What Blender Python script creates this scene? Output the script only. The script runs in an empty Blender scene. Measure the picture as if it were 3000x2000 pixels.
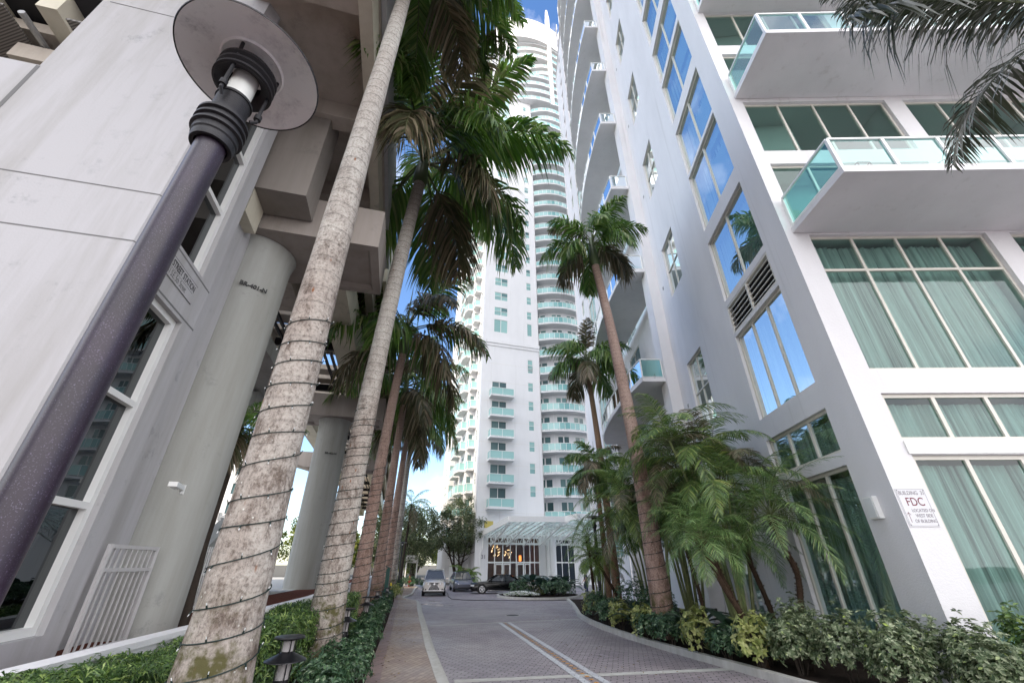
import bpy, bmesh, math, random
from math import sin, cos, pi, radians, sqrt, atan2
from mathutils import Vector as V, Matrix
R = random.Random(7)
S = bpy.context.scene
COL = S.collection

# ------------------------------------------------------------------ camera, sky, sun, exposure
cam = bpy.data.objects.new('camera', bpy.data.cameras.new('camera'))
COL.objects.link(cam)
cam.location = (0, 0, 1.8)
cam.rotation_euler = (radians(90 + 28.4), 0, 0)
cam.data.sensor_width = 36.0
cam.data.lens = 14.44
cam.data.clip_start = 0.05
cam.data.clip_end = 4000
S.camera = cam

SUN_EL = 38.0
SUN_DIR = V((.6, .8, 0)) * cos(radians(SUN_EL)) - V((0, 0, sin(radians(SUN_EL))))
sun = bpy.data.objects.new('sun', bpy.data.lights.new('sun', 'SUN'))
COL.objects.link(sun)
sun.data.energy = 2.1
sun.data.angle = radians(.5)
sun.data.color = (1, .86, .68)
sun.rotation_euler = SUN_DIR.to_track_quat('-Z', 'Y').to_euler()
sun.location = (-30, -40, 60)

w = bpy.data.worlds.new('World')
S.world = w
w.use_nodes = True
nt = w.node_tree
nt.nodes.clear()
out = nt.nodes.new('ShaderNodeOutputWorld')
bg = nt.nodes.new('ShaderNodeBackground')
sky = nt.nodes.new('ShaderNodeTexSky')
sky.sky_type = 'NISHITA'
sky.sun_disc = False
sky.sun_elevation = radians(SUN_EL)
sky.sun_rotation = radians(216.9)
sky.air_density = 1.0
sky.dust_density = .6
sky.ozone_density = 2.2
bg.inputs[1].default_value = .14
tc = nt.nodes.new('ShaderNodeTexCoord')
mp = nt.nodes.new('ShaderNodeMapping')
mp.inputs[1].default_value = (0.55, .2, .62)
nz = nt.nodes.new('ShaderNodeTexNoise')
nz.inputs['Scale'].default_value = 3.1
nz.inputs['Detail'].default_value = 7
nz.inputs['Roughness'].default_value = .55
cr = nt.nodes.new('ShaderNodeValToRGB')
cr.color_ramp.elements[0].position = .50
cr.color_ramp.elements[1].position = .66
mx = nt.nodes.new('ShaderNodeMix')
mx.data_type = 'RGBA'
mx.inputs[7].default_value = (10.0, 9.8, 9.9, 1)
L = nt.links.new
L(tc.outputs['Generated'], mp.inputs[0]); L(mp.outputs[0], nz.inputs[0]); L(nz.outputs[0], cr.inputs[0])
dot = nt.nodes.new('ShaderNodeVectorMath'); dot.operation = 'DOT_PRODUCT'
dot.inputs[1].default_value = (-.042, .415, .909)
L(tc.outputs['Generated'], dot.inputs[0])
mr_ = nt.nodes.new('ShaderNodeMapRange'); mr_.inputs[1].default_value = .970; mr_.inputs[2].default_value = .999; mr_.inputs[3].default_value = .22; mr_.inputs[4].default_value = .6
L(dot.outputs['Value'], mr_.inputs[0])
spx = nt.nodes.new('ShaderNodeSeparateXYZ'); L(tc.outputs['Generated'], spx.inputs[0])
mrb = nt.nodes.new('ShaderNodeMapRange'); mrb.inputs[1].default_value = .10; mrb.inputs[2].default_value = -.35; mrb.inputs[3].default_value = 0; mrb.inputs[4].default_value = 1.0
L(spx.outputs[1], mrb.inputs[0])
crb = nt.nodes.new('ShaderNodeValToRGB'); crb.color_ramp.elements[0].position = .30; crb.color_ramp.elements[1].position = .48  # extra cloud cover behind the camera, added to brighten and whiten the ambient light
L(nz.outputs[0], crb.inputs[0])
mmb = nt.nodes.new('ShaderNodeMath'); mmb.operation = 'MULTIPLY'; L(crb.outputs[0], mmb.inputs[0]); L(mrb.outputs[0], mmb.inputs[1])
mm_ = nt.nodes.new('ShaderNodeMath'); mm_.operation = 'MULTIPLY'
L(cr.outputs[0], mm_.inputs[0]); L(mr_.outputs[0], mm_.inputs[1])
mxx = nt.nodes.new('ShaderNodeMath'); mxx.operation = 'MAXIMUM'; L(mm_.outputs[0], mxx.inputs[0]); L(mmb.outputs[0], mxx.inputs[1])
grd = nt.nodes.new('ShaderNodeValToRGB')
grd.color_ramp.elements[0].position = .05; grd.color_ramp.elements[0].color = (.95, .95, .95, 1)
grd.color_ramp.elements[1].position = .85; grd.color_ramp.elements[1].color = (.60, .79, .98, 1)
L(spx.outputs[2], grd.inputs[0])
mul = nt.nodes.new('ShaderNodeMix'); mul.data_type = 'RGBA'; mul.blend_type = 'MULTIPLY'; mul.inputs[0].default_value = 1
L(sky.outputs[0], mul.inputs[6]); L(grd.outputs[0], mul.inputs[7])
L(mxx.outputs[0], mx.inputs[0]); L(mul.outputs[2], mx.inputs[6]); L(mx.outputs[2], bg.inputs[0]); L(bg.outputs[0], out.inputs[0])

S.view_settings.view_transform = 'Standard'
S.view_settings.look = 'None'
S.view_settings.gamma = 1
S.view_settings.exposure = 1.38
S.cycles.max_bounces = 8
S.cycles.transparent_max_bounces = 12
S.cycles.diffuse_bounces = 4
S.cycles.sample_clamp_indirect = 6

# ------------------------------------------------------------------ materials
def new_mat(name):
    m = bpy.data.materials.new(name)
    m.use_nodes = True
    n = m.node_tree
    b = n.nodes['Principled BSDF']
    return m, n, b

def nd(n, t, **k):
    x = n.nodes.new('ShaderNode' + t)
    for a, v in k.items():
        if a.startswith('i_'):
            key = a[2:].replace('_', ' ')
            x.inputs[key].default_value = v
        else:
            setattr(x, a, v)
    return x

def ramp(n, src, stops, interp='LINEAR'):
    r = n.nodes.new('ShaderNodeValToRGB')
    r.color_ramp.interpolation = interp
    e = r.color_ramp.elements
    while len(e) < len(stops):
        e.new(.5)
    for i, (p, c) in enumerate(stops):
        e[i].position = p
        e[i].color = (*c, 1) if len(c) == 3 else c
    n.links.new(src, r.inputs[0])
    return r

def mixc(n, fac, a, b, mode='MIX'):
    m = n.nodes.new('ShaderNodeMix')
    m.data_type = 'RGBA'
    m.blend_type = mode
    for i, v in ((0, fac), (6, a), (7, b)):
        if hasattr(v, 'is_output') or hasattr(v, 'links'):
            n.links.new(v, m.inputs[i])
        elif i == 0:
            m.inputs[0].default_value = v
        else:
            m.inputs[i].default_value = (*v, 1)
    return m.outputs[2]

def coords(n, scale=(1, 1, 1), rot=(0, 0, 0), loc=(0, 0, 0), kind='Object'):
    t = n.nodes.new('ShaderNodeTexCoord')
    m = n.nodes.new('ShaderNodeMapping')
    m.inputs['Scale'].default_value = scale
    m.inputs['Rotation'].default_value = rot
    m.inputs['Location'].default_value = loc
    n.links.new(t.outputs[kind], m.inputs[0])
    return m.outputs[0]

def noise(n, vec, scale, detail=4, rough=.55):
    x = n.nodes.new('ShaderNodeTexNoise')
    x.inputs['Scale'].default_value = scale
    x.inputs['Detail'].default_value = detail
    x.inputs['Roughness'].default_value = rough
    n.links.new(vec, x.inputs['Vector'])
    return x.outputs[0]

def bump(n, b, h, strength=.3, dist=.01):
    x = n.nodes.new('ShaderNodeBump')
    x.inputs['Strength'].default_value = strength
    x.inputs['Distance'].default_value = dist
    n.links.new(h, x.inputs['Height'])
    n.links.new(x.outputs[0], b.inputs['Normal'])

def plain(name, col, rough=.5, metal=0, spec=.5, var=.0, scale=6, bmp=0, emit=None, estr=0):
    m, n, b = new_mat(name)
    b.inputs['Base Color'].default_value = (*col, 1)
    b.inputs['Roughness'].default_value = rough
    b.inputs['Metallic'].default_value = metal
    b.inputs['Specular IOR Level'].default_value = spec
    if var or bmp:
        v = coords(n)
        f = noise(n, v, scale)
        if var:
            c = mixc(n, f, tuple(x * (1 - var) for x in col), tuple(min(1, x * (1 + var)) for x in col))
            n.links.new(c, b.inputs['Base Color'])
        if bmp:
            bump(n, b, noise(n, v, scale * 8), bmp)
    if emit:
        b.inputs['Emission Color'].default_value = (*emit, 1)
        b.inputs['Emission Strength'].default_value = estr
    return m

def stucco(name, col, stain=.12, fine=26, bs=.35):
    m, n, b = new_mat(name)
    v = coords(n)
    vs = coords(n, scale=(.6, .6, .2))
    f1 = noise(n, vs, 1.1, 5, .6)
    r1 = ramp(n, f1, [(.38, (1, 1, 1)), (.75, (1 - stain,) * 3)])
    f2 = noise(n, coords(n, scale=(3.2, 3.2, .10)), 1.0, 4, .6)
    r2 = ramp(n, f2, [(.60, (1, 1, 1)), (.78, (.86, .855, .84))])
    c = mixc(n, 1.0, col, r1.outputs[0], 'MULTIPLY')
    c = mixc(n, 1.0, c, r2.outputs[0], 'MULTIPLY')
    n.links.new(c, b.inputs['Base Color'])
    b.inputs['Roughness'].default_value = .8
    b.inputs['Specular IOR Level'].default_value = .25
    bump(n, b, noise(n, v, fine, 6, .65), bs, .02)
    return m

def concrete(name, col, dark=.45, streak=1.0, amt=.5):
    m, n, b = new_mat(name)
    v = coords(n)
    vs = coords(n, scale=(1.2, 1.2, .12))
    f1 = noise(n, vs, 1.6 * streak, 5, .65)
    r1 = ramp(n, f1, [(.42, (1, 1, 1)), (.72, tuple(1 - (1 - dark) * amt * k for k in (.85, .9, 1.05)))])
    f2 = noise(n, v, 2.2, 8, .75)
    r2 = ramp(n, f2, [(.56, (1, 1, 1)), (.68, (.72, .73, .74)), (.78, (.5, .5, .52))])
    f3 = noise(n, v, .45, 2)
    mask = ramp(n, f3, [(.45, (0, 0, 0)), (.62, (1, 1, 1))])
    c = mixc(n, 1.0, col, r1.outputs[0], 'MULTIPLY')
    c2 = mixc(n, 1.0, c, r2.outputs[0], 'MULTIPLY')
    c = mixc(n, mask.outputs[0], c, c2)
    n.links.new(c, b.inputs['Base Color'])
    b.inputs['Roughness'].default_value = .85
    b.inputs['Specular IOR Level'].default_value = .2
    bump(n, b, noise(n, v, 30, 5, .6), .25, .008)
    return m

def glass(name, tint, boost=1.5, add=.05, rough=0.0):
    m = bpy.data.materials.new(name)
    m.use_nodes = True
    n = m.node_tree
    n.nodes.clear()
    o = n.nodes.new('ShaderNodeOutputMaterial')
    t = n.nodes.new('ShaderNodeBsdfTransparent')
    t.inputs[0].default_value = (*tint, 1)
    g = n.nodes.new('ShaderNodeBsdfGlossy')
    g.inputs['Roughness'].default_value = rough
    g.inputs['Color'].default_value = (.93, .98, 1, 1)
    fr = n.nodes.new('ShaderNodeFresnel')
    fr.inputs[0].default_value = 1.5
    ma = n.nodes.new('ShaderNodeMath')
    ma.operation = 'MULTIPLY_ADD'
    ma.use_clamp = True
    ma.inputs[1].default_value = boost
    ma.inputs[2].default_value = add
    geo = n.nodes.new('ShaderNodeTexCoord')
    nz = n.nodes.new('ShaderNodeTexNoise')
    nz.inputs['Scale'].default_value = .9
    nz.inputs['Detail'].default_value = 1
    bp = n.nodes.new('ShaderNodeBump')
    bp.inputs['Strength'].default_value = .05
    bp.inputs['Distance'].default_value = .1
    k = n.links.new
    k(geo.outputs['Object'], nz.inputs[0]); k(nz.outputs[0], bp.inputs['Height']); k(bp.outputs[0], g.inputs['Normal'])
    mxs = n.nodes.new('ShaderNodeMixShader')
    k(fr.outputs[0], ma.inputs[0]); k(ma.outputs[0], mxs.inputs[0]); k(t.outputs[0], mxs.inputs[1]); k(g.outputs[0], mxs.inputs[2]); k(mxs.outputs[0], o.inputs[0])
    return m

def leaf_mat(name, stops, trans=.35, rough=.42, spec=.5):
    m, n, b = new_mat(name)
    g = n.nodes.new('ShaderNodeNewGeometry')
    r = ramp(n, g.outputs['Random Per Island'], stops)
    n.links.new(r.outputs[0], b.inputs['Base Color'])
    b.inputs['Roughness'].default_value = rough
    b.inputs['Specular IOR Level'].default_value = spec
    tr = n.nodes.new('ShaderNodeBsdfTranslucent')
    hs = n.nodes.new('ShaderNodeHueSaturation')
    hs.inputs['Value'].default_value = 1.5
    hs.inputs['Saturation'].default_value = 1.1
    n.links.new(r.outputs[0], hs.inputs['Color'])
    n.links.new(hs.outputs[0], tr.inputs[0])
    ms = n.nodes.new('ShaderNodeMixShader')
    ms.inputs[0].default_value = trans
    o = n.nodes['Material Output']
    n.links.new(b.outputs[0], ms.inputs[1]); n.links.new(tr.outputs[0], ms.inputs[2]); n.links.new(ms.outputs[0], o.inputs[0])
    return m

def paving(name, c1, c2, mortar, bw, bh, rot, msize=.008, offs=.5, sq=None):
    m, n, b = new_mat(name)
    v = coords(n, rot=(0, 0, rot))
    br = n.nodes.new('ShaderNodeTexBrick')
    br.offset = offs
    br.inputs['Color1'].default_value = (*c1, 1)
    br.inputs['Color2'].default_value = (*c2, 1)
    br.inputs['Mortar'].default_value = (*mortar, 1)
    br.inputs['Scale'].default_value = 1
    br.inputs['Brick Width'].default_value = bw
    br.inputs['Row Height'].default_value = bh
    br.inputs['Mortar Size'].default_value = msize
    br.inputs['Mortar Smooth'].default_value = .3
    br.inputs['Bias'].default_value = 0
    # slightly wobbly joints, so that the blocks do not look ruled
    wob = n.nodes.new('ShaderNodeTexNoise'); wob.inputs['Scale'].default_value = 1.7; wob.inputs['Detail'].default_value = 3
    n.links.new(v, wob.inputs['Vector'])
    sc = n.nodes.new('ShaderNodeVectorMath'); sc.operation = 'MULTIPLY_ADD'
    sc.inputs[1].default_value = (.05, .05, 0)
    n.links.new(wob.outputs[1], sc.inputs[0]); n.links.new(v, sc.inputs[2])
    n.links.new(sc.outputs[0], br.inputs['Vector'])
    vv = coords(n)
    st = ramp(n, noise(n, vv, .5, 6, .6), [(.35, (.82, .82, .85)), (.55, (1, 1, 1)), (.75, (.9, .88, .88))])
    st2 = ramp(n, noise(n, vv, 9, 3, .6), [(.3, (.86, .86, .86)), (.7, (1.0, 1.0, 1.0))])
    c = mixc(n, 1.0, br.outputs[0], st.outputs[0], 'MULTIPLY')
    c = mixc(n, 1.0, c, st2.outputs[0], 'MULTIPLY')
    n.links.new(c, b.inputs['Base Color'])
    rr = ramp(n, noise(n, vv, .22, 3), [(.35, (.38,) * 3), (.6, (.62,) * 3)])
    n.links.new(rr.outputs[0], b.inputs['Roughness'])
    inv = n.nodes.new('ShaderNodeMath'); inv.operation = 'SUBTRACT'; inv.inputs[0].default_value = 1
    n.links.new(br.outputs['Fac'], inv.inputs[1])
    ad = n.nodes.new('ShaderNodeMath'); ad.operation = 'MULTIPLY_ADD'; ad.inputs[1].default_value = .35
    n.links.new(noise(n, vv, 40, 3), ad.inputs[0]); n.links.new(inv.outputs[0], ad.inputs[2])
    bump(n, b, ad.outputs[0], .5, .006)
    return m

def palm_bark(name, base, blotch, ring=.22, ringd=.35, spots=True, moss=0.0):
    m, n, b = new_mat(name)
    v = coords(n)
    t = n.nodes.new('ShaderNodeTexCoord')
    sp = n.nodes.new('ShaderNodeSeparateXYZ')
    n.links.new(t.outputs['Object'], sp.inputs[0])
    # leaf-scar rings
    nzz = noise(n, v, 1.6, 3)
    a = n.nodes.new('ShaderNodeMath'); a.operation = 'MULTIPLY_ADD'; a.inputs[1].default_value = .11
    n.links.new(nzz, a.inputs[0]); n.links.new(sp.outputs[2], a.inputs[2])
    d = n.nodes.new('ShaderNodeMath'); d.operation = 'DIVIDE'; d.inputs[1].default_value = ring
    n.links.new(a.outputs[0], d.inputs[0])
    f = n.nodes.new('ShaderNodeMath'); f.operation = 'FRACT'
    n.links.new(d.outputs[0], f.inputs[0])
    rg = ramp(n, f.outputs[0], [(0, (1 - ringd,) * 3), (.07, (1, 1, 1)), (.9, (.93,) * 3), (1, (1 - ringd,) * 3)])
    # rings fade towards the foot
    fade = n.nodes.new('ShaderNodeMapRange'); fade.inputs[1].default_value = 2.5; fade.inputs[2].default_value = 7
    fade.inputs[3].default_value = .25; fade.inputs[4].default_value = 1
    n.links.new(sp.outputs[2], fade.inputs[0])
    bl0 = ramp(n, noise(n, coords(n, scale=(1, 1, .5)), 4.6, 10, .8), [(.40, (1.08, 1.06, 1.04)), (.50, (.92, .88, .86)), (.60, blotch)])
    bfd = n.nodes.new('ShaderNodeMapRange'); bfd.inputs[1].default_value = 4.5; bfd.inputs[2].default_value = 8.5; bfd.inputs[3].default_value = 1; bfd.inputs[4].default_value = .22
    n.links.new(sp.outputs[2], bfd.inputs[0])
    blm = mixc(n, bfd.outputs[0], (1.0, 1.0, 1.0), bl0.outputs[0])
    sk = ramp(n, noise(n, v, 30, 6, .75), [(.36, (.50, .47, .45)), (.5, (1, 1, 1)), (.70, (1.2, 1.19, 1.16))])
    bigv = ramp(n, noise(n, coords(n, scale=(1, 1, .35)), .9, 3), [(.35, (.82, .76, .74)), (.6, (1.05, 1.05, 1.05))])
    c = mixc(n, 1.0, base, blm, 'MULTIPLY')
    c = mixc(n, 1.0, c, sk.outputs[0], 'MULTIPLY')
    c = mixc(n, 1.0, c, bigv.outputs[0], 'MULTIPLY')
    cr_ = mixc(n, 1.0, c, rg.outputs[0], 'MULTIPLY')
    c = mixc(n, fade.outputs[0], c, cr_)
    if spots:
        vo = n.nodes.new('ShaderNodeTexVoronoi'); vo.inputs['Scale'].default_value = 4.2
        n.links.new(coords(n, scale=(1.5, 1.5, .55)), vo.inputs['Vector'])
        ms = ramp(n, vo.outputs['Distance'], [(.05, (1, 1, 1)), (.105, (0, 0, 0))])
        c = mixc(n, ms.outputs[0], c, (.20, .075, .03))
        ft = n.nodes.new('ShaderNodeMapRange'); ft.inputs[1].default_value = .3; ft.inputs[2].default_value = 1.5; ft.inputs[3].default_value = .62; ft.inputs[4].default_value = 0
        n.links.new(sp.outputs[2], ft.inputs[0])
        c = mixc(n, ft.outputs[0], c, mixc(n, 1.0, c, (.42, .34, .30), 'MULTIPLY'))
        # pale lichen flecks
        vo2 = n.nodes.new('ShaderNodeTexVoronoi'); vo2.inputs['Scale'].default_value = 17
        n.links.new(v, vo2.inputs['Vector'])
        ms2 = ramp(n, vo2.outputs['Distance'], [(.11, (1, 1, 1)), (.16, (0, 0, 0))])
        gate = ramp(n, noise(n, v, 2.2, 3), [(.5, (0, 0, 0)), (.62, (1, 1, 1))])
        mm = mixc(n, 1.0, ms2.outputs[0], gate.outputs[0], 'MULTIPLY')
        c = mixc(n, mm, c, (.62, .62, .57))
    if moss:
        mr = n.nodes.new('ShaderNodeMapRange'); mr.inputs[1].default_value = moss; mr.inputs[2].default_value = moss + .5
        mr.inputs[3].default_value = 1; mr.inputs[4].default_value = 0
        n.links.new(sp.outputs[2], mr.inputs[0])
        mg = ramp(n, noise(n, v, 3.1, 5, .7), [(.47, (0, 0, 0)), (.6, (1, 1, 1))])
        mm = mixc(n, 1.0, mr.outputs[0], mg.outputs[0], 'MULTIPLY')
        c = mixc(n, mm, c, (.085, .078, .032))
    n.links.new(c, b.inputs['Base Color'])
    b.inputs['Roughness'].default_value = .85
    b.inputs['Specular IOR Level'].default_value = .2
    h = mixc(n, .5, rg.outputs[0], noise(n, v, 22, 6, .7))
    bump(n, b, h, .55, .015)
    return m

M = {}
M['white'] = stucco('white_stucco', (.74, .73, .74), .11)
M['white2'] = stucco('tower_stucco', (.74, .735, .74), .07, 5, .12)
M['cream'] = stucco('cream_stucco', (.78, .74, .62), .1, 8, .15)
M['trim'] = plain('white_painted_metal', (.78, .78, .76), .4, 0, .5, .04, 3)
M['trimc'] = plain('cream_painted_metal', (.66, .63, .56), .45, 0, .5, .08, 4)
M['conc'] = concrete('painted_concrete', (.47, .465, .48), .4, 1, .42)
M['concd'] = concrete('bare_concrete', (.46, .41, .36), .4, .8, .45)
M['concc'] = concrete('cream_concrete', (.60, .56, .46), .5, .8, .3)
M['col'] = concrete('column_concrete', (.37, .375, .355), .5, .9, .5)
M['groove'] = plain('joint_sealant', (.16, .16, .16), .9)
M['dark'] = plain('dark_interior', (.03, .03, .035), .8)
M['room'] = plain('room_walls', (.62, .63, .60), .9)
M['tealg'] = glass('teal_glass', (.52, .71, .68), .7, .02)
M['tealn'] = glass('teal_glass_lower', (.58, .78, .75), .5, .01)
M['rail'] = glass('railing_glass', (.40, .78, .72), 1.2, .04)
M['smoke'] = glass('smoked_glass', (.05, .055, .065), 1.0, .03)
M['clear'] = glass('clear_glass', (.85, .88, .86), .9, .02)
m_, n_, b_ = new_mat('curtain_cloth')
v_ = coords(n_, scale=(7, 7, .15))
n_.links.new(ramp(n_, noise(n_, v_, 1.0, 4, .7), [(.35, (.26, .26, .25)), (.5, (.62, .61, .58)), (.7, (.85, .84, .80))]).outputs[0], b_.inputs['Base Color'])
b_.inputs['Roughness'].default_value = .95; b_.inputs['Specular IOR Level'].default_value = .1
M['curtain'] = m_
M['blind'] = plain('dark_blind', (.17, .19, .2), .9)
M['chrome'] = plain('chrome', (.6, .6, .62), .2, 1)
M['black'] = plain('black_metal', (.012, .012, .014), .35, .2)
M['blackw'] = plain('weathered_black_metal', (.014, .013, .016), .55, .1, .5, .5, 14, .2)
M['rubber'] = plain('rubber', (.02, .02, .02), .75)
M['soil'] = plain('dark_mulch', (.028, .020, .016), .95, 0, .1, .6, 20, .8)
M['redmulch'] = plain('red_mulch', (.13, .045, .03), .95, 0, .1, .5, 18, .8)
M['kerb'] = concrete('kerb_concrete', (.52, .51, .48), .45, 3, .5)
M['steel'] = plain('grey_steel', (.34, .34, .34), .5, .5, .5, .1)
M['wire'] = plain('green_wire', (.006, .02, .017), .6)
M['bulb'] = plain('clear_bulb', (.7, .72, .72), .15)
M['red'] = plain('red_paint', (.42, .02, .015), .4)
M['yellow'] = plain('yellow_paint', (.75, .55, .02), .4)
M['green_box'] = plain('green_enamel', (.01, .075, .06), .45)
M['text_dark'] = plain('dark_lettering', (.035, .035, .035), .6)
M['text_grey'] = plain('grey_lettering', (.22, .2, .22), .6)
M['text_maroon'] = plain('maroon_lettering', (.17, .035, .055), .6)
M['signw'] = plain('sign_board', (.66, .66, .68), .45, 0, .4, .04, 2)
M['gold'] = plain('yellow_blind', (.55, .45, .12), .8)
# lamp pole: dark purple speckled enamel
m_, n_, b_ = new_mat('speckled_enamel')
v_ = coords(n_)
sp_ = ramp(n_, noise(n_, v_, 260, 2, .5), [(.60, (.023, .015, .024)), (.72, (.10, .09, .12))])
pt_ = ramp(n_, noise(n_, v_, 5, 4), [(.35, (.8, .8, .85)), (.7, (1.25, 1.1, 1.35))])
n_.links.new(mixc(n_, 1.0, sp_.outputs[0], pt_.outputs[0], 'MULTIPLY'), b_.inputs['Base Color'])
b_.inputs['Roughness'].default_value = .38
M['pole'] = m_
# lamp shade underside
m_, n_, b_ = new_mat('shade_enamel')
v_ = coords(n_)
a_ = ramp(n_, noise(n_, v_, 7, 8, .75), [(.50, (.88, .87, .86)), (.60, (.74, .73, .73)), (.67, (.5, .49, .49)), (.72, (.2, .19, .19))])
n_.links.new(a_.outputs[0], b_.inputs['Base Color']); b_.inputs['Roughness'].default_value = .5
M['shade'] = m_
# tower glazing: opaque teal, each pane a little different
def tower_glass(name, stops):
    m, n, b = new_mat(name)
    oi = n.nodes.new('ShaderNodeNewGeometry')
    r = ramp(n, oi.outputs['Random Per Island'], stops)
    n.links.new(r.outputs[0], b.inputs['Base Color'])
    b.inputs['Roughness'].default_value = .06
    b.inputs['Specular IOR Level'].default_value = .55
    return m
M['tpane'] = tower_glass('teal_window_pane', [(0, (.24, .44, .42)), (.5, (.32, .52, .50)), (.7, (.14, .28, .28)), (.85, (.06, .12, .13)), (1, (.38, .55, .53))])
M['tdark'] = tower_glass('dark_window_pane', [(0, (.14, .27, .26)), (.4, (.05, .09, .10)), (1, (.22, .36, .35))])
M['trail'] = tower_glass('teal_railing_pane', [(0, (.24, .46, .44)), (.5, (.34, .56, .54)), (1, (.16, .36, .36))])
# foliage
M['royal'] = leaf_mat('royal_palm_leaf', [(0, (0.0443, 0.099, 0.0194)), (0.45, (0.0822, 0.1733, 0.029)), (0.8, (0.1455, 0.231, 0.0545)), (1, (0.2403, 0.264, 0.1089))], .3, .36, .6)
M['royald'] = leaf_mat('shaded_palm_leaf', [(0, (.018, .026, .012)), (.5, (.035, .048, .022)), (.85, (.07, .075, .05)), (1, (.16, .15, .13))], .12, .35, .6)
M['royalb'] = leaf_mat('old_palm_leaf', [(0, (0.055, 0.066, 0.0275)), (0.4, (0.099, 0.096, 0.0495)), (0.8, (0.187, 0.144, 0.0935)), (1, (0.33, 0.276, 0.187))], .25, .45, .5)
M['lime'] = leaf_mat('young_palm_leaf', [(0, (0.06, 0.12, 0.018)), (0.6, (0.12, 0.204, 0.036)), (1, (0.204, 0.288, 0.06))], .4, .4, .5)
M['date'] = leaf_mat('date_palm_leaf', [(0, (0.06, 0.1214, 0.0414)), (0.5, (0.12, 0.2098, 0.0662)), (0.9, (0.22, 0.3312, 0.1159)), (1, (0.34, 0.3974, 0.149))], .3, .4, .6)
M['areca'] = leaf_mat('areca_leaf', [(0, (0.0535, 0.1125, 0.0303)), (0.5, (0.1178, 0.1911, 0.0505)), (0.9, (0.2142, 0.2922, 0.0842)), (1, (0.3856, 0.4272, 0.1346))], .3, .38, .6)
M['hedge'] = leaf_mat('hedge_leaf', [(0, (0.027, 0.063, 0.018)), (0.5, (0.0675, 0.1275, 0.033)), (0.85, (0.15, 0.24, 0.06)), (1, (0.3, 0.39, 0.12))], .25, .4, .5)
M['shrub'] = leaf_mat('glossy_shrub_leaf', [(0, (0.0204, 0.051, 0.0238)), (0.6, (0.051, 0.1105, 0.051)), (0.92, (0.119, 0.204, 0.0935)), (1, (0.34, 0.425, 0.272))], .2, .35, .6)
M['varieg'] = leaf_mat('variegated_leaf', [(0, (0.0405, 0.0743, 0.0297)), (0.45, (0.1148, 0.1553, 0.0743)), (0.8, (0.27, 0.3105, 0.189)), (0.97, (0.4455, 0.486, 0.324)), (1, (0.3375, 0.4455, 0.081))], .2, .45, .4)
M['croton'] = leaf_mat('yellow_leaf', [(0, (.12, .16, .04)), (.4, (.27, .30, .09)), (.85, (.44, .45, .19)), (1, (.06, .10, .03))], .25, .4, .5)
M['bigleaf'] = leaf_mat('broad_dark_leaf', [(0, (0.0204, 0.0442, 0.0306)), (0.7, (0.0476, 0.085, 0.0578)), (1, (0.102, 0.119, 0.085))], .15, .3, .6)
M['oak'] = leaf_mat('tree_leaf', [(0, (0.033, 0.051, 0.024)), (0.5, (0.075, 0.105, 0.048)), (0.9, (0.165, 0.195, 0.0975)), (1, (0.27, 0.285, 0.165))], .3, .45, .5)
M['sunleaf'] = leaf_mat('bright_tree_leaf', [(0, (.06, .09, .015)), (.5, (.13, .17, .03)), (1, (.25, .25, .06))], .4, .5, .4)
M['flower'] = leaf_mat('white_petal', [(0, (.7, .7, .66)), (1, (.85, .85, .83))], .3, .6, .2)
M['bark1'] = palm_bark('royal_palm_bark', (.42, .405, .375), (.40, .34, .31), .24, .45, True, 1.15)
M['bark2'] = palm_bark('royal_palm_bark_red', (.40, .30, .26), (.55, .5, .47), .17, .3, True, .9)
M['bark3'] = palm_bark('slim_palm_bark', (.24, .165, .11), (.6, .55, .5), .10, .35, False)
M['fibre'] = plain('fibrous_bark', (.05, .032, .022), .95, 0, .1, .6, 30, 1.0)
M['shaft'] = plain('green_crownshaft', (.085, .12, .055), .4, 0, .5, .25, 5)
M['shaftl'] = plain('light_green_stem', (.17, .19, .07), .45, 0, .5, .3, 7)
M['rachis'] = plain('leaf_stalk', (.09, .11, .04), .5)
M['wood'] = plain('dark_bark', (.05, .04, .033), .9, 0, .1, .4, 8, .6)

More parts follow.
